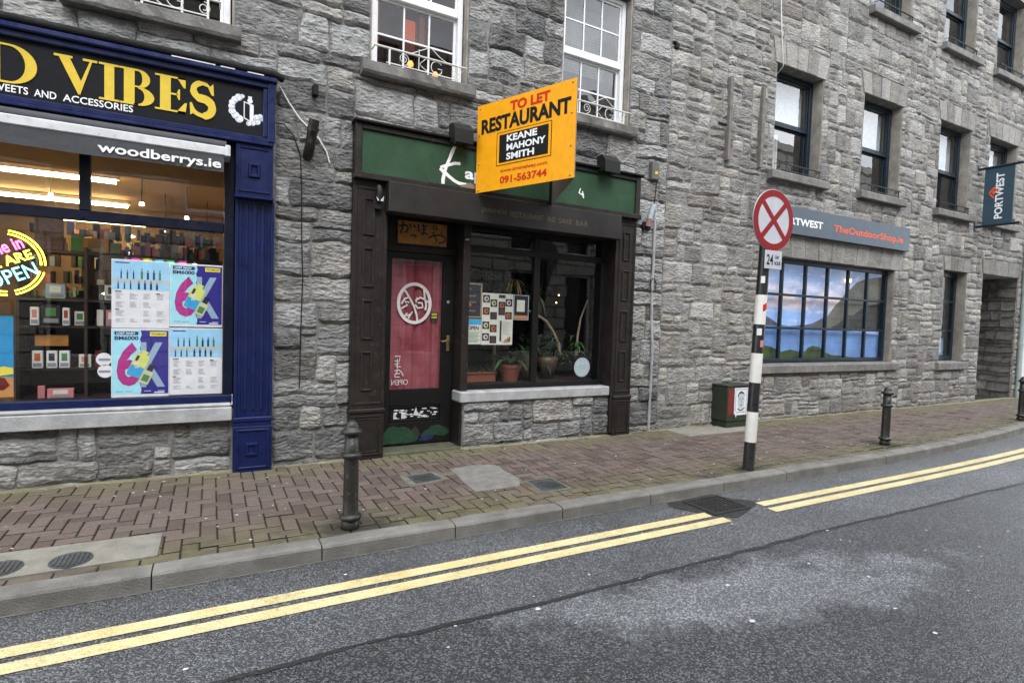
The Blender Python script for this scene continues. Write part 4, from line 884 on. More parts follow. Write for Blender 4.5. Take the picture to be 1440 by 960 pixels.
# gold serif letters, cut by hand
def serif_letters(mb, d):
    Z0, Z1 = 3.125, 3.415; H = Z1-Z0; k = [0]
    tx = [1, 0]
    def P(poly): k[0] += 1; mb.prism([(p[0]*tx[0]+tx[1], p[1]) for p in poly], d-.006, d+.0004*(k[0] % 3), 0)
    def R(a, b, c, e): P([(a, Z0+c*H), (b, Z0+c*H), (b, Z0+e*H), (a, Z0+e*H)])
    def bowl(cx, cz, ro, zo, ri, zi, a0=-90, a1=90):
        o = arc(cx, Z0+cz*H, ro, zo*H, a0, a1, 16); i_ = arc(cx, Z0+cz*H, ri, zi*H, a0, a1, 16)
        for n in range(16): P([i_[n], o[n], o[n+1], i_[n+1]])
    R(-1.46, -1.395, .0, 1.0); R(-1.50, -1.34, 0, .05); R(-1.50, -1.34, .95, 1.0); bowl(-1.345, .5, .165, .5, .095, .45)   # D
    tx[:] = [0.76620, -0.24768]
    s = -1.075                                                                                                            # V
    P([(s+.025, Z1-.01), (s+.115, Z1-.01), (s+.215, Z0+.10), (s+.19, Z0)]); P([(s+.285, Z1-.01), (s+.305, Z1-.01), (s+.20, Z0), (s+.182, Z0+.05)]); P([(s-.01, Z1-.018), (s+.14, Z1-.018), (s+.14, Z1), (s-.01, Z1)]); P([(s+.225, Z1-.018), (s+.345, Z1-.018), (s+.345, Z1), (s+.225, Z1)])
    tx[:] = [0.87097, -0.17761]
    a = -.70; R(a+.03, a+.105, .0, 1.0); R(a-.01, a+.145, 0, .055); R(a-.01, a+.145, .945, 1)                               # I
    tx[:] = [0.96800, -0.13360]
    a = -.535; R(a+.02, a+.095, 0, 1); R(a-.015, a+.12, 0, .05); R(a-.015, a+.12, .95, 1); bowl(a+.12, .745, .085, .255, .03, .205); bowl(a+.12, .26, .115, .26, .045, .21); R(a+.09, a+.122, .50, .54); R(a+.09,a+.122,.95,.998); R(a+.09,a+.122,.002,.05)   # B
    tx[:] = [1.01778, -0.12893]
    a = -.275; R(a+.025, a+.10, 0, 1); R(a-.01, a+.205, 0, .05); R(a-.01, a+.205, .95, 1); R(a+.10, a+.15, .48, .53)          # E
    P([(a+.205, Z0), (a+.215, Z0+.30*H), (a+.20, Z0+.30*H), (a+.15, Z0+.05*H), (a+.15, Z0)]); P([(a+.205, Z1), (a+.205, Z0+.72*H), (a+.192, Z0+.72*H), (a+.15, Z0+.95*H), (a+.15, Z1)]); P([(a+.14, Z0+.52*H), (a+.155, Z0+.66*H), (a+.165, Z0+.66*H), (a+.165, Z0+.36*H), (a+.155, Z0+.36*H), (a+.14, Z0+.49*H)])
    tx[:] = [1.08383, -0.12890]
    a = -.035; cx = a+.085; pts = arc(cx, Z0+.745*H, .062, .215*H, 35, 180, 10)+arc(cx-.005, Z0+.76*H, .058, .24*H, 195, 265, 5)+arc(cx+.0, Z0+.27*H, .068, .25*H, 75, -90, 12)+arc(cx, Z0+.25*H, .072, .22*H, -100, -150, 5)  # S
    w = [.018]*2+[.03]*3+[.045]*6+[.055]*4+[.07]*6+[.06]*8+[.035]*20
    pts = [(p[0]*tx[0]+tx[1], p[1]) for p in pts]
    stroke(mb, pts, [w[min(i, len(w)-1)] for i in range(len(pts))], d+.0015)
    P([(a+.16, Z1), (a+.165, Z0+.66*H), (a+.15, Z0+.66*H), (a+.125, Z0+.86*H)]); P([(a+.002, Z0), (a-.002, Z0+.36*H), (a+.012, Z0+.36*H), (a+.04, Z0+.12*H)])
mb = V(); serif_letters(mb, .122); mb.build('gold_lettering', 'letter_gold', vs_)
for wd, a, b in (('SWEETS',-1.47,-1.235),('AND',-1.20,-1.065),('ACCESSORIES',-1.025,-.57)): mb = V(); text_mb(mb, wd, (a, b, 3.062, 3.117), .1165, .012); mb.build('white_word', 'letter_white', vs_)
puffs = []; mb = V(); c = (.265, 3.25)
mb.prism([(c[0]-.02,c[1]-.075),(c[0]+.035,c[1]-.10),(c[0]+.06,c[1]-.095),(c[0]+.06,c[1]+.055),(c[0]+.035,c[1]+.06),(c[0]-.02,c[1]+.075)], .115, .1165).lathe((c[0]+.03,.1165,c[1]+.085), [(.022,0),(.022,.0005)], 12, axis='y').box(c[0]+.015,c[0]+.045,.115,.1168,c[1]+.105,c[1]+.125)
for dx, dz, rr in ((-.06,.10,.030),(-.09,.075,.028),(-.11,.045,.027),(-.115,.01,.027),(-.11,-.03,.03),(-.085,-.06,.032),(-.055,-.085,.034),(-.03,.115,.018),(.085,-.05,.026),(.115,-.035,.022),(.09,-.085,.028),(.055,-.105,.022),(.13,-.06,.016),(.02,-.115,.02)):
    mb.lathe((c[0]+dx, .1165+abs(dx)*.004, c[1]+dz), [(rr,0),(rr,.0004)], 12, axis='y'); puffs.append((dx, dz, rr))
mb.build('smoke_emblem', 'paper_white', vs_)
mb = V()
for dx, dz, rr in puffs: stroke(mb, arc(c[0]+dx+.003, c[1]+dz, rr*.72, rr*.72, 200+dz*900, 380+dz*900, 8), .005, .1185)
mb.build('emblem_lines', 'steel_blue', vs_)
V().prism([(c[0]-.012,c[1]-.066),(c[0]+.028,c[1]-.086),(c[0]+.028,c[1]+.05),(c[0]-.012,c[1]+.064)], .1172, .118).build('emblem_centre', 'fascia_black', vs_)
def square_boss(name, root, s0, s1, z0, z1, d, m, F=FA, w=.022, dep=.02):
    q = MB(F); P = [(s0,s1,z0,z1,0,dep*.2),(s0+w*.4,s1-w*.4,z0+w*.4,z1-w*.4,dep,dep),(s0+w,s1-w,z0+w,z1-w,dep,dep),(s0+w*1.4,s1-w*1.4,z0+w*1.4,z1-w*1.4,.004,.004)]; vs = []
    for a,b,c_,e,dd,_ in P: vs += [(a,d+dd,c_),(b,d+dd,c_),(b,d+dd,e),(a,d+dd,e)]
    q.add(vs, [[4*k+i,4*k+(i+1)%4,4*k+4+(i+1)%4,4*k+4+i] for k in range(3) for i in range(4)]+[[12,13,14,15]]); return q.build(name, m, root)
# pilaster: bracket block, fluted shaft, plinth
q = V().box(.185, .49, 0, .135, 2.50, 2.954, 0, .006); q.box(.178, .50, 0, .15, 2.475, 2.50, 0, .006); b1 = q.build('pilaster_bracket', 'navy_paint', vs_)
q = V(); frame_ring(q, .205, .47, 2.53, 2.93, .018, .1351, .147, bev=.004); q.build('moulding', 'navy_paint', b1); square_boss('boss', b1, .285, .385, 2.66, 2.79, .1352, 'navy_paint')
q = V(); q.box(.19, .215, 0, .085, .50, 2.474, 0, .004); q.box(.485, .51, 0, .085, .50, 2.474, 0, .004); q.box(.215, .485, 0, .06, .50, 2.474)
for s in (.283, .351, .419): q.box(s-.012+.0, s+.012, .06, .078, .56, 2.44, 0, .006)
q.box(.215, .245, .06, .07, .5, 2.47, 0, .004); q.box(.455, .485, .06, .07, .5, 2.47, 0, .004); q.build('pilaster_shaft', 'navy_paint', vs_)
q = V().box(.18, .515, 0, .10, .455, .50, 0, .008); q.box(.187, .508, 0, .09, .415, .455, 0, .004); q.box(.185, .512, 0, .10, -.02, .415, 0, .004); b2 = q.build('pilaster_plinth', 'navy_paint', vs_)
q = V(); frame_ring(q, .21, .487, .025, .39, .02, .1001, .112, bev=.005); q.build('moulding', 'navy_paint', b2); square_boss('boss', b2, .285, .395, .145, .265, .1002, 'navy_paint')
# window frame and panes
q = V(); q.box(-4.2, .175, -.08, .02, .635, .705, 0, .008); q.box(.10, .182, -.085, .012, .705, 2.96, 0, .004); q.box(.182, .26, -.085, -.02, .60, 2.96); q.box(-4.2, .10, -.07, .008, 2.165, 2.25, 0, .006); q.box(-.945, -.872, -.068, .006, 2.25, 2.96, 0, .006); q.box(-4.2, .10, -.07, .008, 2.88, 2.96)
wf = q.build('window_frame', 'navy_frame', vs_)
V().box(-4.2, .178, -.075, .023, .636, .70, 0, .006).build('bottom_rail', 'navy_paint', vs_)
V().add([(-4.2,-.02,.705),(.1,-.02,.705),(.1,-.02,2.165),(-4.2,-.02,2.165)], [[0,1,2,3]]).build('pane', 'shop_glass', wf)
for a, b in ((-4.2,-.945),(-.872,.1)): V().add([(a,-.02,2.25),(b,-.02,2.25),(b,-.021,2.88),(a,-.021,2.88)], [[0,1,2,3]]).build('pane', 'shop_glass', wf)
V().box(-4.2, .175, -.1, .085, .475, .60, 0, .008).box(-4.2, .172, -.1, .07, .60, .634, 0, .012).build('shop_sill', 'concrete_sill', vs_)
# awning
aw = thing('awning', 'dark grey rolled shop awning with white front bar and woodberrys.ie on its valance', 'awning', (-1.5, .2, 2.75), FA)
V().box(-4.2, .125, .02, .262, 2.79, 2.865, 0, .008).box(.10, .14, .03, .275, 2.785, 2.88, 0, .006).build('front_bar', 'aluminium', aw)
V().tube([(-4.2, .16, 2.895), (.11, .16, 2.895)], .042, 14).build('fabric_roll', 'awning_fabric', aw)
mb = V(); vs = []; n = 110
for i in range(n+1):
    s = -4.2+4.29*i/n; f = .006*math.sin(s*6.5)+.006*noise.noise(Vector((s*3,0,0))); zb = 2.65+.012*noise.noise(Vector((s*1.7,0,5)))+(.012 if s > -.2 else 0)*0
    for k in range(5): u = k/4; vs.append((s, .252+f*u+.005*noise.noise(Vector((s*5,u*2,1)))*u, 2.79+(zb-2.79)*u))
mb.add(vs, [[5*i+k,5*i+5+k,5*i+6+k,5*i+1+k] for i in range(n) for k in range(4)], 0, True).build('valance', 'awning_fabric', aw)
mb = V(); text_mb(mb, 'woodberrys.ie', (-.785, .07, 2.655, 2.752), .266, .022); mb.build('valance_lettering', 'letter_white', aw)
# ---- shop inside
si = vs_
room(FA, -4.2, .18, .60, 2.97, -.1, -6.2, ['warm_plaster'], si, 'interior_walls')
V().box(-4.15, .15, -6.1, -.1, 2.87, 2.89).build('interior_ceiling', 'warm_ceiling', si)
V().box(-4.15, .15, -6.1, -.1, .61, .64).build('interior_floor', 'dark_wood', si)
V().box(-4.1, .15, -.55, -.5, 2.66, 2.868, 0, .01).build('ceiling_beam', 'warm_ceiling', si)
for (a, b, d_, z, lab) in ((-2.6, -.90, -1.65, 2.80, 'glowing ceiling tube nearest the vape shop window, left of the mullion'), (-2.35, -.98, -3.35, 2.80, 'glowing ceiling tube in the middle of the vape shop ceiling'), (-2.2, -.95, -5.3, 2.80, 'glowing ceiling tube deepest in the vape shop, seen under the transom')):
    t = thing('ceiling_tube', lab, 'light', ((a+b)/2, d_, z+.04), FA, 'glowing ceiling tubes in the vape shop')
    V().box(a-.03, b+.03, d_-.04, d_+.04, z+.02, z+.066, 0, .006).build('tube_housing', 'white_upvc', t); V().tube([(a, d_, z), (b, d_, z)], .02, 10).build('tube', 'tube_warm', t)
for i, (s, d_, z) in enumerate(((-1.5,-1.9,2.62),(-.62,-1.1,2.5),(-.5,-2.4,2.52),(-.25,-1.8,2.5),(-.05,-2.6,2.5))):
    t = thing('spot_lamp', ['small spot lamp above the neon sign in the vape shop', 'small hanging spot lamp right of the shop mullion', 'small spot lamp deep in the shop, left of the next', 'small spot lamp deep in the shop beneath the transom', 'rightmost small spot lamp deep in the vape shop'][i], 'lamp', (s, d_, z), FA, 'small spot lamps in the vape shop')
    V().tube([(s,d_,2.88),(s,d_,z+.03)], .006, 5).build('rod', 'dark_iron', t); V().lathe((s,d_,z), [(.018,.03),(.022,0),(.012,-.004)], 10).build('lamp_head', 'lamp_white', t)
# display cabinet of dark wood
cb = thing('display_cabinet', 'dark brown display cabinet of shelves behind the shop window', 'cabinet', (-1.0, -.8, .64), FA)
q = V(); sh = [.64, .92, 1.12, 1.30, 1.50, 1.72, 1.95]
for s in (-1.48, -1.0, -.72, -.3): V().box(s-.012, s+.012, -.98, -.62, .64, 2.0).build('upright', 'dark_wood', cb)
for z in (.90, 1.28, 1.52, 1.95): V().box(-1.48, .10, -.98, -.63, z-.012, z+.008).build('shelf', 'dark_wood', cb)
V().box(-1.5, .1, -1.0, -.98, .64, 1.55).build('cabinet_back', 'dark_wood', cb)
V().box(-1.5, .1, -3.6, -3.5, .64, 2.2).build('rear_panel', 'dark_wood', cb)
prods = ['dark_red','product_green','brown_ceramic','product_pink','paper_cream','navy_print','ink','steel_blue','dark_wood']
def pbox(s, d_, z, w, h, m, lab, grp, band=None):
    t = thing('product_box', lab, 'box', (s, d_, z), FA, grp); V().box(s-w/2, s+w/2, d_-.04, d_, z, z+h, 0, .003).build('carton', m, t)
    if band: V().box(s-w*.28, s+w*.28, d_, d_+.0015, z+h*.42, z+h*.85).build('printed_panel', band, t); V().box(s-w*.4, s+w*.4, d_, d_+.0012, z+h*.08, z+h*.3).build('printed_text', 'ink_grey', t)
for i, (s, bm) in enumerate(((-1.345,'product_orange'),(-1.245,'ink'),(-1.155,'product_green'))): pbox(s, -.62, .908, .075, .155, 'paper_white', ['white vape box with orange picture, left of the three on the middle shelf', 'white vape box with dark picture, middle of the three in a row', 'white vape box with green picture, right of the three in a row'][i], 'white vape boxes in a row', bm)
pbox(-1.01, -.64, .908, .09, .12, 'paper_cream', 'pale crumpled carton right of the three white vape boxes', None, 'product_pink')
pbox(-1.18, -.60, .64, .19, .085, 'product_pink', 'pink patterned box on the bottom shelf of the window', None, 'paper_cream'); pbox(-1.32, -.62, .64, .05, .11, 'product_pink', 'tiny pink box beside the pink patterned box', None)
pbox(-1.36, -.60, 1.29, .06, .16, 'paper_white', 'white card with a pink device, left of the green framed picture', 'white product cards', 'product_pink'); pbox(-1.14, -.60, 1.29, .05, .16, 'paper_white', 'white card right of the green framed picture', 'white product cards', 'product_red')
pbox(-1.25, -.62, 1.30, .13, .17, 'ink', 'dark framed picture with green swirl in the shop window', None, 'product_green')
pbox(-1.05, -.66, 1.29, .08, .13, 'ceramic', 'pale teal carton on the upper shelf', None, 'product_green'); pbox(-.90, -.66, 1.29, .05, .15, 'ceramic', 'white bottle-shaped carton next to the pink one', None); pbox(-.82, -.66, 1.29, .07, .15, 'product_pink', 'pink carton at the end of the upper shelf', None, 'paper_white')
pbox(-1.22, -.63, 1.53, .14, .13, 'steel_blue', 'grey-blue carton on the upper shelf under the neon sign', None, 'paper_white'); pbox(-.80, -.64, 1.53, .13, .14, 'paper_white', 'black and white box with a cow-like pattern beside the upper poster', None, 'ink')
pbox(-1.27, -.66, 1.96, .20, .28, mat('dusky_card', (.12,.085,.10), .8, var=.5, vs=25), 'dusky mauve framed picture on top of the cabinet', None); pbox(-.93, -.66, 1.96, .20, .13, 'kappa_board', 'tan carton on top of the cabinet', None, 'warm_plaster'); pbox(-1.07, -.66, 1.96, .09, .16, 'product_green', 'green carton on top of the cabinet', None); pbox(-.78, -.64, 1.96, .08, .10, 'leaf_bright', 'bright green tub on top of the cabinet', None)
pbox(-1.26, -.7, 1.10, .24, .10, 'kappa_board', 'tan cardboard tray on the middle of the cabinet', None)
q = V(); r = random.Random(4)
for i in range(260):
    s = r.uniform(-1.0, .05); z = r.choice([.91, 1.29, 1.53, 1.96, 2.1]); d_ = r.uniform(-.95, -.7); w = r.uniform(.02,.06); h = r.uniform(.05,.15); q.box(s, s+w, d_-.03, d_, z, z+h, r.randrange(9))
for i in range(330):
    s = r.uniform(-2.1, .1); z = .7+.21*r.randrange(9); w = r.uniform(.03,.08); h = r.uniform(.06,.18); q.box(s, s+w, -3.5, -3.42, z, z+h, r.randrange(9))
q.build('assorted_stock', prods, cb, kind='stuff')
for s, z in ((-.93,1.66),(-.83,1.66)):
    pass
q = V()
for s, z in ((-1.06,1.60),(-.95,1.60),(-.72,2.2),(-.45,2.28),(-.2,2.2),(-.85,1.2)): q.lathe((s,-1.3,z), [(0,-.015),(.028,0),(0,.015)], 10)
q.build('cabinet_lights', 'lamp_white', cb)
# neon open sign
ns_ = thing('neon_sign', 'round yellow neon sign with pink script and WE ARE OPEN, at the left edge', 'neon sign', (-1.40, -.12, 1.76), FA)
cx, cz, cd = -1.44, 1.795, -.12
def nfn(p): a = R_(24); x, z = p[0]-cx, p[1]-cz; return (cx+x*math.cos(a)-z*math.sin(a), cd, cz+x*math.sin(a)+z*math.cos(a))
for rr in (.255, .228):
    for a0, a1 in ((-25, 60), (75, 165), (185, 250), (262, 322)): V().tube([nfn(p) for p in arc(cx, cz, rr, rr, a0, a1, 20)], .0065, 6).build('neon_tube', 'neon_yellow', ns_)
mb = V(); text_mb(mb, 'Come in', (cx-.17, cx+.17, cz+.065, cz+.165), cd, .018, fn=nfn); mb.build('pink_script', 'neon_pink', ns_)
mb = V(); text_mb(mb, 'WE ARE', (cx-.19, cx+.19, cz-.03, cz+.045), cd, .018, fn=lambda p: (nfn(p)[0], cd+.002, nfn(p)[2])); mb.build('yellow_lettering', 'neon_yellow', ns_)
mb = V(); text_mb(mb, 'OPEN', (cx-.16, cx+.17, cz-.165, cz-.055), cd, .0, fn=lambda p: (nfn(p)[0], cd+.001, nfn(p)[2])); mb.build('blue_lettering', 'neon_blue', ns_)
# coloured lit sign deeper in
ls_ = thing('lit_sign', 'small lit rounded sign with coloured dots above the posters in the shop', 'sign', (-.45, -1.0, 1.95), FA)
V().tube([(-.76,-1.0,1.93),(-.72,-1.0,2.0),(-.22,-1.0,2.0),(-.14,-1.0,1.93)], .014, 8).build('light_tube', 'neon_white', ls_)
for i, m in enumerate(('neon_pink','neon_yellow','neon_blue','neon_green','neon_pink')): V().lathe((-.66+.1*i,-1.0,1.925), [(0,-.03),(.035,-.02),(.04,0),(.03,.02),(0,.03)], 10).build('coloured_dot', m, ls_)
# beach display board at the left
bd = thing('display_board', 'tall blue display board with a sandy beach print, at the left edge', 'board', (-1.62, -.3, .7), FA)
V().box(-2.1, -1.435, -.34, -.32, .70, 1.37).build('board_print', 'sea_blue', bd)
V().prism([(-2.1,.70),(-1.435,.70),(-1.435,.86),(-1.5,.87),(-1.58,.84),(-1.7,.86),(-2.1,.84)], -.32, -.317).build('sand_print', 'sand', bd); V().prism([(-1.62,.86),(-1.435,.89),(-1.435,.94),(-1.5,.955),(-1.58,.93)], -.3165, -.315).build('yellow_print', 'poster_yellow', bd); V().prism([(-1.6,.78),(-1.5,.76),(-1.46,.80),(-1.49,.86),(-1.57,.87)], -.3145, -.313).build('red_print', 'dark_red', bd)
# posters on the inside of the glass
def device_poster(s0, s1, z0, z1, lab):
    t = thing('vape_poster', lab, 'poster', ((s0+s1)/2, -.035, z0), FA, 'vape posters taped inside the window'); w, h = s1-s0, z1-z0; X = lambda u: s0+w*u; Z = lambda v: z0+h*v; d = -.030
    V().box(s0, s1, d-.003, d, z0, z1).build('paper', 'paper_white', t)
    V().box(X(.012), X(.50), d, d+.0008, Z(.04), Z(.975)).build('cyan_half', 'poster_cyan', t)
    pts = [(X(.5),Z(.04)),(X(.988),Z(.04)),(X(.988),Z(.975)),(X(.5),Z(.975))]+[(X(.5+.015*((k%2)*2-1)),Z(.975-.93*k/14)) for k in range(1, 14)]
    V().prism(pts, d, d+.0012).build('purple_half', 'poster_purple', t)
    q = V(); text_mb(q, '6', (X(.09), X(.50), Z(.16), Z(.80)), d+.0018, .035); q.build('big_six', 'poster_magenta', t)
    q = V(); text_mb(q, 'K', (X(.50), X(.93), Z(.14), Z(.80)), d+.0020, .03); q.build('big_k', 'steel_blue', t)
    V().box(X(.055), X(.46), d+.0008, d+.0016, Z(.905), Z(.955)).build('header_band', 'navy_print', t)
    q = V(); text_mb(q, 'LOST MARY', (X(.09), X(.41), Z(.915), Z(.945)), d+.0020, .03); q.build('header_lettering', 'letter_white', t)
    q = V(); text_mb(q, 'BM6000', (X(.055), X(.46), Z(.83), Z(.89)), d+.0020, .035); q.build('model_lettering', 'navy_print', t)
    V().box(X(.66), X(.95), d+.0012, d+.0018, Z(.89), Z(.955)).build('yellow_tag', 'poster_yellow', t)
    q = V(); text_mb(q, 'TPD COMPLIANT', (X(.68), X(.93), Z(.908), Z(.936)), d+.0022, .02); q.build('tag_lettering', 'ink', t)
    def rotp(P, cx, cz, a): a = R_(a); return [(cx+(p[0]*math.cos(a)-p[1]*math.sin(a))*w, cz+(p[0]*math.sin(a)+p[1]*math.cos(a))*w) for p in P]
    body = [(-.11,-.24),(.11,-.24),(.13,-.2),(.13,.2),(.09,.25),(-.09,.25),(-.13,.2),(-.13,-.2)]
    V().prism(rotp(body, X(.46), Z(.46), -24), d+.0025, d+.004).build('device_print', 'device_yellow', t); V().prism(rotp([(-.11,-.235),(.11,-.235),(.125,-.2),(.125,-.02),(-.125,-.02),(-.125,-.2)], X(.46), Z(.46), -24), d+.0042, d+.0048).build('device_base', 'device_blue', t)
    V().prism(rotp([(-.05,.25),(.05,.25),(.06,.32),(-.06,.32)], X(.46), Z(.46), -24), d+.0025, d+.0045).build('mouthpiece', 'device_yellow', t); V().prism(rotp([(-.1,.06),(-.05,.06),(-.05,.19),(-.1,.19)], X(.46), Z(.46), -24), d+.0042, d+.005).build('window_print', 'ink', t)
    V().prism(rotp([(-.09,-.16),(.09,-.16),(.09,.12),(-.09,.12)], X(.60), Z(.30), -24), d+.005, d+.006).build('pod_print', 'glass_pale', t); V().prism(rotp([(-.06,-.11),(.06,-.11),(.06,.03),(-.06,.03)], X(.60), Z(.30), -24), d+.0062, d+.0067).build('pod_liquid', 'product_green', t); V().prism(rotp([(-.05,.12),(.05,.12),(.05,.26),(-.05,.26)], X(.60), Z(.30), -24), d+.0052, d+.0065).build('pod_cap', 'ink', t)
    q = V(); text_mb(q, 'BM6000', (X(.40), X(.47), Z(.42), Z(.54)), d+.0052, .02, fn=lambda p: (p[0], d+.0052, p[1])); q.build('device_lettering', 'letter_white', t)
    q = V()
    for u in (.08, .24, .56, .80): q.box(X(u), X(u+.12), d+.0012, d+.0018, Z(.075), Z(.09))
    q.build('footer_print', 'steel_blue', t); V().box(X(.74), X(.92), d+.0018, d+.0022, Z(.05), Z(.068)).build('footer_tag', 'paper_white', t)
def range_poster(s0, s1, z0, z1, lab):
    t = thing('vape_poster', lab, 'poster', ((s0+s1)/2, -.035, z0), FA, 'vape posters taped inside the window'); w, h = s1-s0, z1-z0; X = lambda u: s0+w*u; Z = lambda v: z0+h*v; d = -.030
    V().box(s0, s1, d-.003, d, z0, z1).build('paper', 'paper_white', t); V().box(X(.01), X(.99), d, d+.0008, Z(.56), Z(.985)).build('blue_photo', 'poster_blue', t)
    V().box(X(.01), X(.99), d+.0008, d+.0012, Z(.66), Z(.72)).build('pale_shelf', 'sticker_pale', t)
    q = V(); r = random.Random(8)
    for row, (zz, hh) in enumerate(((.72,.17),(.57,.14))):
        for k in range(7):
            x = .15+.105*k-(.05 if row else 0)+(.03 if k > 2 else 0); wd = .018 if k < 3 else .028; h2 = hh*r.uniform(.75,1); m = r.choice([0,0,0,1,2])
            q.box(X(x), X(x+wd*1.3), d+.0014, d+.0022, Z(zz), Z(zz+h2*.7), m); q.box(X(x+wd*.35), X(x+wd*.95), d+.0014, d+.0022, Z(zz+h2*.7), Z(zz+h2), m)
    q.build('device_row', ['ink', 'navy_print', 'product_green'], t)
    q = V()
    for row in range(4):
        for c in range(4):
            if (row, c) in ((1,3),(2,1)) : continue
            for ln in range(5 if row < 3 else 3): q.box(X(.07+.235*c), X(.07+.235*c+r.uniform(.07,.15)), d+.0004, d+.0010, Z(.50-.125*row-.018*ln), Z(.50-.125*row-.018*ln+.006))
    q.build('text_lines', 'ink_grey', t)
    q = V(); q.box(X(.06), X(.17), d, d+.001, Z(.525), Z(.54)); q.box(X(.76), X(.83), d, d+.001, Z(.505), Z(.52)); q.box(X(.06), X(.13), d, d+.001, Z(.265), Z(.278)); q.build('heading_bars', 'ink', t)
    q = V(); text_mb(q, 'VAPE RANGE', (X(.06), X(.32), Z(.945), Z(.967)), d+.0016, .02) if False else q.box(X(.06), X(.3), d+.001, d+.0016, Z(.945), Z(.96)); q.build('heading', 'navy_print', t)
range_poster(-.733, -.318, 1.297, 1.875, 'upper left window poster, a white price list under a row of vape pens')
device_poster(-.316, .094, 1.315, 1.872, 'upper right window poster, big 6K behind a yellow and blue vape')
device_poster(-.735, -.318, .706, 1.293, 'lower left window poster, big 6K behind a yellow and blue vape')
range_poster(-.316, .096, .712, 1.305, 'lower right window poster, a white price list under a row of vape pens')
for z, lab in ((1.03, 'upper of the two round white stickers left of the lower posters'), (.93, 'lower of the two round white stickers left of the lower posters')):
    t = thing('round_sticker', lab, 'sticker', (-.79, -.03, z), FA, 'round white stickers'); V().lathe((-.785 if z > 1 else -.775, -.033, z), [(.055,-.001),(.055,.001)], 20, axis='y').build('disc', 'paper_white', t); V().box(-.82, -.74, -.0315, -.031, z-.012, z+.008).build('sticker_text', 'ink_grey', t)

# ================================================================== RESTAURANT FRONT (brown and green)
rs = thing('restaurant_shopfront', 'dark brown Japanese restaurant shopfront with green fascia and panelled pilasters', 'shopfront', (3.05, .05, 0), FB)
B = lambda: MB(FB)
B().box(1.29, 4.80, 0, .105, 2.865, 3.285).build('green_fascia', 'green_board', rs)
q = B(); q.box(1.225, 1.29, 0, .13, 2.85, 3.34, 0, .006); q.box(4.80, 4.875, 0, .13, 2.85, 3.34, 0, .006); q.box(1.29, 4.80, 0, .128, 3.286, 3.335, 0, .005); q.box(1.215, 4.89, 0, .15, 2.80, 2.864, 0, .008); q.build('fascia_frame', 'brown_paint', rs)
q = B(); q.box(1.205, 4.905, -.01, .165, 3.341, 3.37, 0, .008); q.build('lead_cap', 'lead_black', rs)
q = B(); vs = []
for i in range(41): s = 1.25+3.6*i/40; vs += [(s, .0, 3.42+.015*noise.noise(Vector((s*5,0,0)))), (s, .13, 3.372)]
q.add(vs, [[2*i,2*i+2,2*i+3,2*i+1] for i in range(40)]).build('mortar_fillet', mat('pale_mortar', (.30,.29,.275), .9, var=.5, vs=15, bump=.9, bs=40), rs)
B().prism([(2.36,2.868),(2.52,2.868),(2.66,2.87),(2.66,2.895),(2.55,2.905),(2.47,2.93),(2.40,2.915),(2.35,2.885)], .1052, .1062).build('peeled_paint', 'warm_plaster', rs)
# brush lettering Kappa 4
q = B(); d = .1065
stroke(q, [(2.275,3.29),(2.25,3.23),(2.22,3.15),(2.19,3.08),(2.165,3.0),(2.15,2.92),(2.15,2.875)], [.035,.04,.035,.032,.034,.04,.035], d)
stroke(q, [(2.115,3.045),(2.16,3.06),(2.22,3.085),(2.28,3.11),(2.345,3.115)], [.02,.035,.03,.032,.03], d+.0004)
stroke(q, [(2.11,3.03),(2.16,3.0),(2.22,2.96),(2.28,2.925),(2.34,2.905),(2.42,2.915)], [.03,.045,.035,.035,.035,.012], d+.0008)
text_mb(q, 'appa', (2.40, 2.86, 2.93, 3.05), d, .03); q.build('white_lettering', 'letter_white', rs)
q = B(); stroke(q, [(3.935,3.075),(3.915,3.02),(3.955,3.005),(3.99,3.01)], [.015,.018,.018,.014], d); stroke(q, [(3.965,3.045),(3.975,3.0),(3.985,2.965)], [.016,.02,.018], d+.0004); q.build('white_number', 'letter_white', rs)
bb = B().box(1.545, 4.515, .0, .21, 2.50, 2.80, 0, .008).build('awning_box', 'brown_board', rs)
for wd, a, b in (('JAPANESE',2.56,2.875),('RESTAURANT',2.92,3.355),('AND',3.40,3.52),('SAKE',3.57,3.75),('BAR',3.81,3.99)):
    q = B(); text_mb(q, wd, (a, b, 2.605, 2.665), .2115, .0); q.build('faded_word', 'letter_dim_gold', bb)
def nest(q, s0, s1, z0, z1, d, steps): 
    for k, (i, w, h) in enumerate(steps): frame_ring(q, s0+i, s1-i, z0+i, z1-i, w, d, d+h, bev=.003)
for (s0, s1, pc, lab) in ((1.225, 1.575, 1.385, 'L'), (4.59, 4.88, 4.72, 'R')):
    q = B().box(s0, s1, -.25 if lab == 'R' else -.2, .075, .52, 2.80, 0, .004); q.box(s0+.012, s0+.04, .075, .085, .56, 2.74, 0, .003); q.box(s1-.04, s1-.012, .075, .085, .56, 2.74, 0, .003); q.box(s0+.04, s1-.04, .075, .0845, .56, .585, 0, .003); q.box(s0+.04, s1-.04, .075, .0845, 2.715, 2.74, 0, .003); ps = q.build('pilaster_shaft', 'brown_paint', rs)
    for (a, b) in ((2.26,2.63),(1.745,2.14),(1.22,1.62),(.70,1.10)):
        q = B(); hw = .058; frame_ring(q, pc-hw, pc+hw, a, b, .02, .075, .092, bev=.006); q.build('raised_panel', 'brown_paint', ps)
    q = B().box(s0-.01, s1+.01, -.1, .10, .475, .52, 0, .01); q.box(s0, s1, -.2, .085, -.03, .475, 0, .004); nest(q, s0+.03, s1-.03, .04, .45, .085, ((0,.018,.010),(.03,.014,.006))); pp = q.build('pilaster_plinth', 'brown_paint', rs)
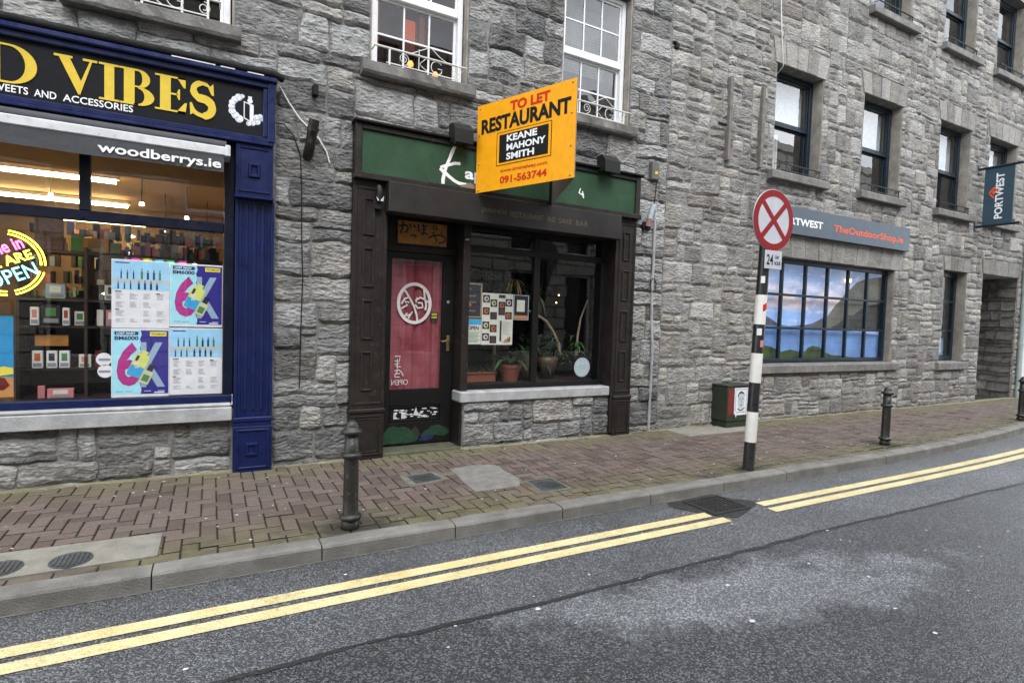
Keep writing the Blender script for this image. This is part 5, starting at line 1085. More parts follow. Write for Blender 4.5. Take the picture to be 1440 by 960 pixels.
B().box(4.55, 4.598, -.26, .071, .03, 2.80, 0, .003).build('window_jamb', 'brown_paint', rs)
# door recess
B().box(1.576, 2.56, -.34, -.26, 2.17, 2.235, 0, .004).box(1.576, 1.64, -.34, -.24, .03, 2.8, 0, .003).box(2.475, 2.56, -.34, -.03, .03, 2.8, 0, .004).build('door_frame', 'brown_paint', rs)
B().box(1.64, 2.475, -.34, -.29, 2.235, 2.8).build('over_door_panel', 'door_black', rs)
B().box(2.49, 2.535, -.028, -.024, 2.33, 2.345).build('screw_cap', 'galvanised', rs)
dr = B(); D0 = -.31; D1 = -.262
dr.box(1.645, 1.735, D0, D1, .035, 2.165, 0, .004); dr.box(2.335, 2.47, D0, D1, .035, 2.165, 0, .004); dr.box(1.735, 2.335, D0, D1-.001, 2.095, 2.165, 0, .003); dr.box(1.735, 2.335, D0, D1-.001, .47, .655, 0, .003); dr.box(1.735, 2.335, D0, D1-.001, .035, .285, 0, .003); dr.box(1.735, 2.335, D0, D1-.02, .285, .47)
frame_ring(dr, 1.745, 2.325, .295, .462, .015, D1-.02, D1-.004, bev=.003)
door = dr.build('door', 'door_black', rs)
B().add([(1.735,-.285,.655),(2.335,-.285,.655),(2.335,-.285,2.095),(1.735,-.285,2.095)], [[0,1,2,3]]).build('pane', 'shop_glass', door)
mb = B(); vs = []; n = 60
for i in range(n+1):
    s = 1.70+.66*i/n; dd = -.325+.010*math.sin(s*58)+.008*math.sin(s*23+1)-(.015 if abs(s-2.035) < .008 else 0)
    for k in range(9): z = .62+1.48*k/8; vs.append((s+.004*math.sin(k*1.3+s*9), dd+.003*math.sin(z*7+s*11), z))
mb.add(vs, [[9*i+k,9*i+9+k,9*i+10+k,9*i+1+k] for i in range(n) for k in range(8)], 0, True); ct = mb.build('curtain', 'curtain_red', door)
q = B(); dd = -.303; c0 = (2.012, 1.612)
stroke(q, arc(c0[0], c0[1], .185, .215, 0, 360, 30), .036, dd)
for pts, w in (([(1.90,1.75),(1.96,1.66),(2.01,1.57),(2.04,1.48),(2.05,1.41)],.022),([(1.86,1.60),(1.90,1.66),(1.96,1.68)],.02),([(1.86,1.55),(1.93,1.59),(1.90,1.63),(1.95,1.62)],.018),([(1.93,1.50),(1.88,1.46),(1.95,1.48),(1.99,1.52),(1.94,1.44)],.018),([(2.12,1.77),(2.13,1.68),(2.15,1.60),(2.14,1.54)],.022),([(2.02,1.64),(2.08,1.68),(2.13,1.66),(2.19,1.62)],.02),([(2.02,1.60),(2.05,1.56),(2.11,1.57),(2.10,1.62),(2.05,1.62)],.018),([(2.04,1.68),(2.03,1.62)],.014)): stroke(q, pts, w, dd+.0006)
q.build('curtain_emblem', 'calligraphy_white', door)
q = B()
for pts in ([(1.80,1.02),(1.86,1.02),(1.85,.96),(1.80,.97)],[(1.83,.99),(1.83,.95)],[(1.80,.93),(1.86,.94),(1.81,.91),(1.87,.90)],[(1.83,.95),(1.83,.88)],[(1.80,.86),(1.85,.87),(1.88,.84),(1.90,.80)],[(1.84,.87),(1.80,.80)],[(1.80,.82),(1.86,.83)],[(1.80,.79),(1.86,.79)]): stroke(q, pts, .011, dd)
q.build('brush_characters', 'calligraphy_white', door)
q = B(); text_mb(q, 'OPEN', (1.765, 1.955, .70, .76), dd, .0, mirror=True); q.build('mirrored_open', 'calligraphy_white', door)
B().box(2.195, 2.29, -.284, -.282, 1.435, 1.52).build('black_sticker', 'ink', door); q = B()
for z in (1.50,1.487,1.465,1.452): q.box(2.21, 2.275, -.2815, -.281, z, z+.006)
q.build('sticker_text', 'poster_yellow', door)
B().lathe((2.40, D1, 1.64), [(.018,0),(.018,.006),(.01,.008)], 14, axis='y').build('door_lock', 'galvanised', door)
hd = B().box(2.39, 2.425, D1, D1-.0+.008, 1.08, 1.26, 0, .003); hd.tube([(2.408,D1,1.20),(2.408,D1+.05,1.20),(2.37,D1+.055,1.203),(2.33,D1+.05,1.19),(2.305,D1+.05,1.20)], .008, 8).build('door_handle', mat('brass', (.45,.36,.18), .35, .8), door)
q = B(); r = random.Random(3)
for i in range(42):
    s = 1.78+.5*r.random(); z = .325+.105*r.random(); q.prism([(s,z),(s+r.uniform(.01,.06),z),(s+r.uniform(.01,.05),z+r.uniform(.003,.014)),(s,z+.008)], D1-.02, D1-.0185+i*.00002)
for s, w in ((1.79,.045),(1.88,.07)):
    for k in range(6): q.box(s, s+w*r.uniform(.5,1), D1-.02, D1-.0175, .325+.012*k, .332+.012*k)
q.build('torn_sticker', 'letter_white', door)
B().prism([(2.02,.36),(2.04,.42),(2.05,.46),(2.06,.40),(2.09,.37),(2.14,.345),(2.06,.35)], D1-.017, D1-.0155).build('sticker_scrap', 'ceramic', door)
def blob(pts, d0, m, nm):
    q = B(); q.prism(pts, D1-.0005, D1+d0); q.build(nm, m, door)
blob([(1.652,.05),(1.655,.13),(1.69,.19),(1.73,.235),(1.79,.25),(1.85,.23),(1.90,.24),(1.97,.215),(2.02,.15),(2.08,.12),(2.06,.07),(1.95,.05),(1.86,.06),(1.80,.05),(1.74,.06)], .0012, mat('green_paint', (.012,.048,.024), .5, var=.45, vs=18), 'green_splash')
blob([(2.10,.12),(2.15,.17),(2.20,.19),(2.23,.225),(2.31,.235),(2.38,.21),(2.44,.18),(2.455,.13),(2.38,.10),(2.28,.12),(2.18,.10)], .0012, 'green_paint', 'green_splash')
blob([(2.08,.075),(2.12,.11),(2.20,.12),(2.27,.13),(2.25,.085),(2.17,.06)], .0018, mat('blue_paint', (.012,.018,.085), .5, var=.4, vs=18), 'blue_splash')
blob([(1.99,.10),(2.0,.20),(2.04,.235),(2.08,.19),(2.10,.14),(2.06,.11)], .0008, mat('violet_paint', (.026,.02,.024), .5, var=.4, vs=18), 'violet_splash')
B().box(1.576, 2.476, -.40, .02, -.06, .022, 0, .006).build('door_step', mat('mossy_step', (.09,.095,.06), .7, var=.4, vs=8, bump=.5, dirt=.3), rs)
# kappa-ya wooden sign above the door
kp = thing('wooden_sign', 'tan wooden board with black brushed Japanese characters above the restaurant door', 'sign', (2.08, -.28, 2.28), FB)
B().box(1.79, 2.365, -.289, -.265, 2.262, 2.51, 0, .004).build('board', 'kappa_board', kp)
q = B(); dk = -.264; T = lambda pts: [(1.79+.575*u, 2.262+.248*v) for u, v in pts]
for pts, w in (([(.02,.72),(.08,.78),(.17,.80),(.20,.68),(.17,.48),(.13,.52)],.02),([(.10,.95),(.09,.70),(.05,.42)],.02),([(.22,.90),(.26,.72)],.018),([(.25,.34),(.30,.40),(.35,.38),(.36,.30)],.016),([(.32,.88),(.33,.72)],.018),([(.41,.90),(.40,.72),(.42,.58),(.44,.62)],.02),([(.50,.95),(.52,.72),(.51,.48),(.47,.44),(.47,.54),(.53,.54),(.60,.48)],.018),([(.47,.84),(.58,.84)],.015),([(.47,.70),(.57,.70)],.014),(arc(.745,.82,.04,.09,0,360,12),.013),([(.62,.36),(.72,.46),(.84,.52),(.95,.46),(.97,.30),(.90,.18),(.83,.16)],.018),([(.70,.62),(.75,.42),(.79,.20)],.018),([(.86,.66),(.90,.56)],.016)): stroke(q, T(pts), w, dk)
q.build('characters', 'ink', kp)
# shop window
q = B(); q.box(2.56, 4.59, -.17, -.11, .642, .705, 0, .004); q.box(2.56, 4.59, -.17, -.112, 2.225, 2.30, 0, .004); q.box(3.45, 3.53, -.168, -.108, .705, 2.225, 0, .004); q.box(3.45, 3.53, -.168, -.113, 2.30, 2.80); q.box(2.56, 2.575, -.17, -.11, .705, 2.80); q.box(4.48, 4.59, -.24, -.112, .705, 2.80, 0, .004); q.box(2.575, 4.48, -.16, -.13, 2.46, 2.80)
wf = q.build('window_frame', 'door_black', rs)
for a, b in ((2.575,3.45),(3.53,4.48)):
    B().add([(a,-.14,.705),(b,-.14,.705),(b,-.14,2.225),(a,-.14,2.225)], [[0,1,2,3]]).build('pane', 'shop_glass', wf); B().add([(a,-.14,2.30),(b,-.14,2.30),(b,-.141,2.46),(a,-.141,2.46)], [[0,1,2,3]]).build('pane', 'shop_glass', wf)
B().box(2.445, 4.548, -.2, .058, .52, .64, 0, .012).build('shop_sill', 'concrete_sill', rs)
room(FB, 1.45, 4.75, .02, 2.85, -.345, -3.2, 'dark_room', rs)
B().box(2.50, 4.7, -.9, -.346, .66, .69).build('window_shelf', 'dark_wood', rs)
B().box(3.9, 4.15, -1.9, -1.86, .7, 2.2).build('room_screen', 'dark_wood', rs)
for s, z in ((4.42,1.83),(4.38,1.72)): B().lathe((s,-1.0,z), [(0,-.012),(.012,0),(0,.012)], 8).build('candle_glow', 'lamp_warm', rs)
# notices in the window
def notice(name, lab, s0, s1, z0, z1, d, m, cat='notice'):
    t = thing(name, lab, cat, ((s0+s1)/2, d, z0), FB); B().box(s0, s1, d-.003, d, z0, z1).build('sheet', m, t); return t
d = -.152
t = notice('blackboard', 'small wood-framed blackboard with chalk writing at the left of the restaurant window', 2.58, 2.755, 1.495, 1.845, d, 'ink', 'blackboard')
q = B(); frame_ring(q, 2.565, 2.775, 1.47, 1.87, .02, d, d+.008, bev=.002); q.build('frame', 'bark', t)
q = B(); r = random.Random(2)
for k, z in enumerate((1.80,1.72,1.65,1.60,1.55)):
    if k != 3: stroke(q, [(2.61+.012*i, z+.010*math.sin(i*2.1+k)) for i in range(8 if k else 3)], .004, d+.001)
q.build('chalk_writing', 'sticker_pale', t); B().lathe((2.62,d+.001,1.62), [(.022,0),(.022,.001)], 10, axis='y').build('orange_drawing', 'product_orange', t)
t = notice('open_notice', 'white opening notice under the blackboard, with OPEN in dark letters', 2.585, 2.775, 1.165, 1.455, d, 'paper_cream')
B().box(2.587, 2.773, d, d+.001, 1.39, 1.452).build('header', 'device_blue', t); q = B(); text_mb(q, 'OPEN', (2.60, 2.745, 1.33, 1.375), d+.001, .03); q.build('heading', 'ink', t)
q = B()
for k in range(9): q.box(2.60+.01*(k%2), 2.76-.015*(k%3), d, d+.001, 1.30-.014*k, 1.305-.014*k)
q.build('text_lines', 'product_green', t)
t = notice('menu_sheet', 'large cream menu sheet with square food photos in the restaurant window', 2.78, 3.195, 1.16, 1.765, d, 'paper_cream')
cells = [(0,.80,1),(1,.72,1),(2.1,.90,0),(3.05,.74,1),(0,.56,1),(1,.47,1),(2.1,.68,1),(2.1,.56,1),(3.05,.48,1),(0,.28,1),(1,.22,1),(0,.05,1),(1,.0,1)]
for (u, v, ph) in cells:
    s = 2.79+.098*u; z = 1.165+.595*v; q = B().box(s, s+.09, d, d+.001, z+.012, z+(.10 if ph else .05)); o = q.build('food_photo', 'ink', t)
    if ph: B().lathe((s+.045, d+.001, z+.055), [(.03,0),(.03,.0006)], 14, axis='y').lathe((s+.045+.004, d+.0016, z+.055), [(.016,0),(.016,.0006)], 10, axis='y', mi=1).build('dish', [['ceramic','product_orange','glass_pale','brown_ceramic'][int(u*3+v*10)%4], ['brown_ceramic','leaf_bright','dark_red'][int(u*5+v*7)%3]], t)
q = B(); q.box(3.02, 3.045, d, d+.001, 1.20, 1.445); q.build('dark_bar', 'ink', t); q = B()
for k in range(12): q.box(3.06, 3.06+.1*(1-.3*(k%3==0)), d, d+.001, 1.435-.014*k, 1.439-.014*k)
q.build('text_lines', 'ink_grey', t)
q = B(); r = random.Random(6)
for k in range(16): a = r.uniform(0,1); q.box(3.05+.13*a, 3.062+.13*a, d, d+.0012, 1.175+.09*a*r.random(), 1.19+.09*a*r.random()+.01)
q.build('sketches', 'kappa_board', t)
t = notice('framed_card', 'small black framed card with a blank pale square, right of the menu sheet', 3.205, 3.405, 1.465, 1.755, d, 'ink', 'card')
q = B(); frame_ring(q, 3.20, 3.41, 1.46, 1.76, .008, d, d+.003); q.build('frame', 'sticker_pale', t); B().box(3.245, 3.355, d, d+.001, 1.56, 1.70).build('pale_square', 'paper_cream', t); B().box(3.21, 3.40, d, d+.001, 1.475, 1.515).build('tan_band', 'sand', t)
t = thing('round_sticker', 'large pale blue-grey round sticker low in the right restaurant pane', 'sticker', (4.245, -.14, .76), FB)
B().lathe((4.245, -.15, .873), [(.125,-.001),(.125,.001)], 32, axis='y').build('disc', 'sticker_pale', t)
q = B(); stroke(q, arc(4.245, .873, .108, .108, 0, 360, 28), .004, -.1485); stroke(q, arc(4.245, .873, .07, .07, 0, 360, 24), .003, -.1485)
for z, w in ((.90,.05),(.885,.055),(.87,.05),(.855,.045)): q.box(4.245-w, 4.245+w, -.149, -.1484, z-.003, z+.003)
q.build('sticker_print', 'sticker_ink', t)
# plants
def blade(q, p, a, L_, w, up, droop, mi=0, n=6):
    dx, dy = math.cos(a), math.sin(a); L2 = []
    for i in range(n+1):
        u = i/n; h = L_*(up*u-droop*u*u); o = L_*u*.8; ww = w*math.sin(math.pi*min(1, .12+u*.88))*.5+.0008; c = (p[0]+dx*o, p[1]+dy*o, p[2]+h)
        L2.append(((c[0]-dy*ww, c[1]+dx*ww, c[2]), (c[0]+dy*ww, c[1]-dx*ww, c[2]), (c[0], c[1], c[2]-ww*.4)))
    vs = [v for t_ in L2 for v in t_]; q.add(vs, [[3*i, 3*i+3, 3*i+5, 3*i+2] for i in range(n)]+[[3*i+2, 3*i+5, 3*i+4, 3*i+1] for i in range(n)], mi)
r = random.Random(11)
t = thing('plant_trough', 'long terracotta trough of small succulents at the left of the restaurant window', 'plant', (2.85, -.42, .69), FB)
B().box(2.50, 3.10, -.50, -.36, .69, .79, 0, .008).box(2.49, 3.11, -.51, -.35, .79, .815, 0, .005).build('trough', 'terracotta', t)
q = B()
for i in range(70): blade(q, (r.uniform(2.54,3.06), r.uniform(-.48,-.38), .80), r.uniform(0,6.28), r.uniform(.05,.15), .02, 1.1, .5)
q.build('leaves', 'leaf', t, kind='stuff')
t = thing('potted_plant', 'terracotta pot with broad green leaves behind the menu sheet', 'plant', (3.31, -.42, .69), FB)
B().lathe((3.32,-.42,.69), [(.10,0),(.135,.17),(.15,.175),(.155,.21),(.135,.212),(.13,.18)], 20, smooth=False).build('pot', 'terracotta', t)
for i in range(13):
    q = B(); blade(q, (3.32,-.42,.88), r.uniform(0,6.28) if i > 2 else (3.3,2.6,.3)[i], r.uniform(.22,.45), .08, .9, r.uniform(.6,1.1)); q.build('leaf', 'leaf_bright' if i < 4 else 'leaf', t)
t = thing('dracaena', 'tall dracaena with a tuft of drooping leaves behind the upper window', 'plant', (3.2, -.75, .69), FB)
B().tube([(3.3,-.8,.7),(3.28,-.78,1.2),(3.32,-.75,1.85)], .02, 7).build('stem', 'bark', t)
q = B()
for i in range(110): blade(q, (3.3+r.uniform(-.25,.2),-.75+r.uniform(-.1,.1),1.85+r.uniform(-.1,.22)), r.uniform(0,6.28), r.uniform(.2,.42), .018, r.uniform(.4,1.2), r.uniform(.8,1.6))
q.build('leaves', 'leaf', t, kind='stuff')
q = B()
for i in range(16): blade(q, (3.38+r.uniform(-.04,.04),-.5,1.93+r.uniform(-.05,.05)), r.uniform(0,6.28), r.uniform(.15,.28), .02, r.uniform(.2,.6), r.uniform(.8,1.9))
q.build('dry_leaves', 'leaf_dry', t, kind='stuff')
t = thing('cane_plant', 'bare pale cane leaning across the right pane over dark foliage', 'plant', (3.95, -.5, .69), FB)
B().tube([(4.16,-.55,1.0),(4.14,-.55,1.15),(4.02,-.52,1.32),(3.9,-.50,1.45),(3.74,-.48,1.53),(3.6,-.46,1.58)], .024, 8, taper=.6).build('cane', 'bark', t)
q = B()
for i in range(150): blade(q, (r.uniform(3.55,4.35),r.uniform(-.9,-.45),r.uniform(.85,1.25)), r.uniform(0,6.28), r.uniform(.08,.24), .03, r.uniform(.2,1.1), r.uniform(.5,1.2))
q.build('foliage', 'leaf', t, kind='stuff'); q = B()
for i in range(40): blade(q, (r.uniform(3.5,3.75),-.45,1.8+r.uniform(-.08,.1)), r.uniform(0,6.28), r.uniform(.12,.3), .014, r.uniform(.2,1.0), r.uniform(.8,1.5))
q.build('foliage', 'leaf', t, kind='stuff')
B().lathe((3.98,-.6,.69), [(.10,0),(.15,.2),(.16,.28),(.13,.29)], 18).build('pot', 'brown_ceramic', t)
t = thing('small_cane', 'upright pale cane with a leafy base above the round sticker', 'plant', (4.4, -.5, .69), FB)
B().tube([(4.40,-.5,1.0),(4.41,-.5,1.25),(4.45,-.5,1.5),(4.56,-.5,1.76)], .02, 8, taper=.5).build('cane', 'bark', t)
q = B()
for i in range(22): blade(q, (4.42+r.uniform(-.05,.05),-.5,1.12+r.uniform(-.08,.06)), r.uniform(0,6.28), r.uniform(.08,.18), .035, r.uniform(.3,1.2), r.uniform(.6,1.4))
q.build('leaves', 'leaf_bright', t, kind='stuff')
t = thing('clay_urn', 'brown glazed urn behind the window mullion', 'pot', (3.62, -.55, .69), FB)
B().lathe((3.60,-.5,.69), [(.07,0),(.12,.1),(.13,.2),(.09,.3),(.10,.33),(.08,.33)], 20).build('urn', 'brown_ceramic', t)
q = B()
for i in range(30): blade(q, (3.6,-.5,1.02), r.uniform(0,6.28), r.uniform(.15,.35), .03, r.uniform(.7,1.3), r.uniform(.5,1.2))
q.build('leaves', 'leaf', t, kind='stuff')

# ================================================================== THINGS ON THE WALLS
# V-shaped letting board
tl = thing('to_let_board', 'orange and black TO LET RESTAURANT board standing out over the green fascia', 'sign', (2.62, 5.70, 2.86))
P0 = Vector((2.505,5.555)); P1 = Vector((2.975,4.385)); P2 = Vector((3.49,5.60)); zb, zt = 2.808, 3.725
def board(a, b, nm, m, off=.004, parent=tl):
    t2 = (b-a).normalized(); n2 = Vector((t2.y, -t2.x)); q = MB(); vs = []
    for o in (0, off):
        for (p, z) in ((a,zb),(b,zb),(b,zt),(a,zt)): vs.append((p.x+n2.x*o, p.y+n2.y*o, z))
    return q.add(vs, [[0,1,2,3],[7,6,5,4],[0,4,5,1],[1,5,6,2],[2,6,7,3],[3,7,4,0]]).build(nm, m, parent)
t2 = (P1-P0).normalized(); n2 = Vector((t2.y, -t2.x)); n2 = n2 if n2.x < 0 else -n2
fb = board(P0, P1, 'front_panel', 'to_let_orange'); board(P1+Vector((.004,0)), P2, 'rear_panel', 'correx_back')
LB = (P1-P0).length
def tfn(o): return lambda p: (P0.x+t2.x*p[0]+n2.x*o, P0.y+t2.y*p[0]+n2.y*o, zb+p[1])
# which way does the visible face point? towards the camera, i.e. -n2 or +n2
sgn = 1 if (Vector((0,0))-P0).dot(n2) > 0 else -1
def tt(body, box, m, bold, o=.006, nm='lettering'):
    q = MB(); text_mb(q, body, box, 0, bold, fn=tfn(o*sgn)); q.build(nm, m, fb)
def tq(s0, s1, z0, z1, m, o, nm): f_ = tfn(o*sgn); MB().add([f_((s0,z0)),f_((s1,z0)),f_((s1,z1)),f_((s0,z1))], [[0,1,2,3]]).build(nm, m, fb)
H_ = zt-zb
tt('TO LET', (.36*LB, .76*LB, .845*H_, .955*H_), 'to_let_red', .045); tt('RESTAURANT', (.05*LB, .955*LB, .66*H_, .83*H_), 'sign_black', .042)
tq(.225*LB, .785*LB, .265*H_, .635*H_, 'sign_black', .0055, 'border'); tq(.232*LB, .778*LB, .273*H_, .627*H_, 'to_let_orange', .0062, 'border_gap'); tq(.255*LB, .755*LB, .295*H_, .605*H_, 'sign_black', .007, 'name_panel')
for i, s in enumerate(('KEANE', 'MAHONY', 'SMITH')): tt(s, (.335*LB, (.335+[.31,.395,.285][i])*LB, (.515-.1*i)*H_, (.59-.1*i)*H_), 'letter_white', .035, .0078)
tt('www.kmsgalway.com', (.27*LB, .75*LB, .175*H_, .225*H_), 'to_let_red', .02); tt('091-563744', (.27*LB, .75*LB, .06*H_, .145*H_), 'to_let_red', .03)
for u in (.03, .965):
    for v in (.03, .33, .66, .965):
        f_ = tfn(.006*sgn); c = f_((u*LB, v*H_)); MB().lathe(c, [(0,-.009),(.009,-.004),(.010,0),(.009,.004),(0,.009)], 8).build('screw', 'leaf_dry', fb)
# board post between the panels
MB().box(3.455, 3.485, 5.56, 5.60, 2.80, 3.74, 0, .003).build('batten', 'black_plastic', tl)
# floodlights over the green fascia
for (s, lab, w) in ((2.31, 'black box floodlight above the fascia, left of the orange board', .21), (4.29, 'black box floodlight above the fascia, right of the orange board', .235)):
    t = thing('floodlight', lab, 'floodlight', (s, .15, 3.35), FB, 'black floodlights over the green fascia'); q = B(); zc = 3.30
    P = [(.10,zc+.02),(.27,zc-.01),(.265,zc+.13),(.19,zc+.205),(.10,zc+.20)]; vs = [(s-w/2,d_,z) for d_,z in P]+[(s+w/2,d_,z) for d_,z in P]
    q.add(vs, [[0,1,2,3,4],[9,8,7,6,5]]+[[i,(i+1)%5,5+(i+1)%5,5+i] for i in range(5)]).build('lamp_housing', 'black_plastic', t)
    B().tube([(s+.05,-.01,3.50),(s+.04,.05,3.48),(s,.1,3.44)], .012, 6).build('bracket', 'black_plastic', t)
    B().box(s-w*.42, s+w*.42, .12, .25, zc-.002, zc+.004).build('lamp_glass', 'far_glass', t)
q = thing('black_cable', 'thin black cable looping from the orange board to the right floodlight', 'cable', (3.9, .05, 3.5), FB); B().tube([(3.62,.14,3.42),(3.75,.08,3.44),(3.9,.05,3.52),(4.1,.04,3.57),(4.25,.05,3.55)], .006, 5).build('cable', 'black_plastic', q)
t = thing('alarm_box', 'grey alarm box with a small light high on the wall right of the restaurant', 'alarm', (5.2, .04, 3.4), FB)
B().box(5.10, 5.225, .0, .09, 3.36, 3.60, 0, .012).build('alarm_case', mat('olive_plastic', (.10,.10,.085), .5), t); B().box(5.14, 5.19, .09, .096, 3.43, 3.47, 0, .002).build('alarm_lamp', 'letter_gold', t)
t = thing('broken_lamp', 'small broken wall light with rusty base right of the green fascia', 'lamp', (5.05, .04, 2.75), FB)
B().box(4.99, 5.13, 0, .07, 2.70, 2.80, 0, .008).build('base', 'lead_black', t); B().tube([(5.06,.09,2.76),(5.09,.13,2.96),(5.115,.14,3.02)], .030, 10).build('tube', 'sticker_pale', t); B().tube([(5.055,.088,2.74),(5.07,.105,2.84)], .034, 10).build('collar', mat('dusty_pink', (.30,.17,.15), .7), t)
t = thing('wall_lamp', 'small black wall light with a broken bulb on the left brown pilaster', 'lamp', (1.46, .1, 2.6), FB)
B().box(1.43, 1.50, .085, .13, 2.52, 2.62, 0, .006).build('base', 'black_plastic', t); B().tube([(1.465,.12,2.74),(1.465,.15,2.70),(1.465,.13,2.6)], .032, 8).build('shade', 'black_plastic', t); B().prism([(1.43,2.64),(1.445,2.60),(1.50,2.60),(1.505,2.65),(1.485,2.62),(1.465,2.66),(1.45,2.62)], .155, .16).build('broken_glass', 'ceramic', t)
t = thing('pipe_stub', 'thick dark pipe stub sticking up and out of the wall between the two shops', 'pipe', (.8, .05, 3.0), FB)
B().tube([(.80,-.02,2.955),(.80,.06,2.965),(.805,.12,3.03),(.82,.20,3.20),(.825,.215,3.25)], .047, 12).build('pipe', 'cast_iron', t); B().tube([(.815,.185,3.15),(.82,.195,3.18)], .053, 12).build('pipe_collar', 'cast_iron', t); B().box(.73,.87,-.01,.02,2.90,3.02,0,.004).build('wall_plate', 'cast_iron', t)
t = thing('iron_stub', 'rusty square iron stub high on the wall above the pipe stub', 'bracket', (.85,.05,3.57), FB); B().box(.83,.88,-.02,.09,3.52,3.62,0,.006).build('stub', 'lead_black', t)
t = thing('white_cable', 'white cable sagging from the navy fascia corner to the pipe stub', 'cable', (.6,.04,3.4), FB); B().tube([(.50,.1,3.55),(.54,.06,3.54),(.62,.045,3.42),(.72,.04,3.29),(.80,.04,3.22),(.90,.04,3.13),(.97,.045,3.02),(1.0,.04,2.92)], .0075, 6).build('cable', 'white_cable', t)
t = thing('wall_cable', 'thin black cable hanging down the stone pier between the shops', 'cable', (.72,.05,2.5), FB); B().tube([(.50,.07,3.20),(.58,.05,3.21),(.67,.045,3.12),(.735,.045,2.95),(.75,.045,2.6),(.755,.045,2.2),(.77,.045,1.8),(.76,.045,1.3),(.755,.045,.75)], .006, 5).build('cable', 'black_plastic', t)
t = thing('conduit', 'grey plastic conduit running down the wall beside the restaurant to the ground', 'pipe', (5.28,.05,0), FB)
B().tube([(5.22,.045,3.36),(5.20,.04,3.05),(5.215,.04,2.95)], .006, 5).build('cable', 'black_plastic', t)
B().tube([(5.215,.04,2.95),(5.225,.04,2.2),(5.215,.04,2.0)], .02, 8).build('upper_pipe', 'grey_pvc', t); B().tube([(5.215,.04,2.0),(5.23,.045,1.5),(5.27,.04,1.1),(5.26,.04,.4),(5.26,.04,.0)], .02, 8).build('lower_pipe', 'grey_pvc', t)
B().tube([(5.22+.05*math.cos(a*.5),.06,1.98+.09*math.sin(a*.5)) for a in range(15)], .006, 5).build('cable_coil', 'black_plastic', t)
for i, (s, lab) in enumerate(((6.545, 'left of the two grey timber battens on the stone wall'), (7.24, 'right of the two grey timber battens on the stone wall'))):
    t = thing('timber_batten', lab, 'batten', (s,.03,3.85), FC, 'timber battens on the stone wall'); MB(FC).box(s-.028, s+.032, .0, .075, 3.845, 5.03, 0, .004).build('timber', 'timber_grey', t)
    if i == 0: MB(FC).box(s-.2, s-.03, .02, .04, 4.34, 4.36).build('iron_pin', 'lead_black', t)
t = thing('drop_cable', 'thin pale cable hanging down the stone wall to the first navy window', 'cable', (7.58,.03,5.4), FC); MB(FC).tube([(7.50,.05,7.2),(7.53,.05,6.4),(7.60,.04,5.9),(7.67,.04,5.45),(7.69,-.1,5.35)], .007, 5).build('cable', 'white_cable', t)
t = thing('small_hook', 'small dark iron hook high on the wall near the building joint', 'hook', (5.45,.04,5.3), FB); B().box(5.47,5.53,-.01,.05,5.17,5.24,0,.005).box(5.44,5.50,.0,.04,5.23,5.26,0,.004).build('hook', 'lead_black', t)
# outdoor shop sign
t = thing('shop_sign', 'long blue-grey sign over the big window, white shop name and coral web address', 'sign', (9.3,.05,2.93), FC)
MB(FC).box(7.34, 11.38, .0, .10, 2.935, 3.355, 0, .004).build('sign_board', 'sign_grey_blue', t)
q = MB(FC); text_mb(q, 'PO', (7.635, 7.915, 3.075, 3.19), .1015, .03); text_mb(q, 'RTWEST', (7.935, 8.765, 3.075, 3.19), .1015, .03); q.build('white_lettering', 'letter_white', t); q = MB(FC); text_mb(q, 'TheOutdoorShop.ie', (9.06, 11.16, 3.035, 3.185), .1015, .018); q.build('coral_lettering', 'letter_coral', t)
# hanging banner
t = thing('hanging_banner', 'navy vertical banner between two rods, white letters and a coral diamond', 'banner', (14.0,.4,3.67), FC)
for z in (4.845, 3.668): MB(FC).tube([(14.0,-.02,z),(14.0,.76,z)], .026, 10).build('rod', 'navy_sash', t); MB(FC).tube([(14.0,.755,z),(14.0,.79,z)], .030, 10).build('rod_cap', 'galvanised', t); MB(FC).box(13.95,14.05,-.01,.03,z-.08,z+.08,0,.004).build('rod_plate', 'navy_sash', t)
MB(FC).box(13.996,14.004,.13,.62,3.69,4.825).build('banner_cloth', 'banner_cloth', t)
q = MB(FC); text_mb(q, 'PORTWEST', (0, .92, 0, .135), 0, .03, fn=lambda p: (13.993, .46-p[1], 3.79+p[0])); q.build('white_lettering', 'letter_white', t)
q = MB(FC)
def dq(pts, m=0): q.add([(13.9925, .30+p[0], 4.33+p[1]) for p in pts], [list(range(len(pts)))])
dq([(-.09,0),(0,.12),(.0,.07),(-.05,0)]); dq([(-.05,-.02),(0,-.085),(.0,-.13),(-.09,-.01)]); dq([(-.035,-.0),(0,.045),(.035,.0),(0,-.045)]); dq([(0,.12),(.09,0),(.05,0),(0,.07)])
q.build('coral_diamond', 'letter_coral', t)

# ================================================================== STREET FURNITURE
def bollard(x, y, lab):
    t = thing('bollard', lab, 'bollard', (x, y, 0), FW, 'black cast-iron bollards along the kerb'); m = 'cast_iron'
    MB().lathe((x,y,0), [(.062,-.02),(.060,.045),(.052,.055),(.051,.25),(.049,.50),(.048,.655)], 24).build('post', m, t)
    MB().lathe((x,y,0), [(.05,.062),(.068,.066),(.075,.078),(.074,.092),(.06,.10),(.05,.108)], 24).build('base_ring', m, t)
    MB().lathe((x,y,0), [(.047,.49),(.064,.495),(.070,.507),(.069,.52),(.056,.528),(.047,.536)], 24).build('middle_ring', m, t)
    MB().lathe((x,y,0), [(.047,.65),(.066,.658),(.073,.668),(.072,.682),(.056,.692),(.046,.70),(.045,.712),(.036,.735),(.018,.748),(0.001,.752)], 24).build('cap', m, t)
    return t
bollard(.86, 3.86, 'nearest cast-iron bollard, in front of the brown left pilaster')
bollard(7.67, 3.985, 'middle cast-iron bollard, in front of the picture window of the outdoor shop')
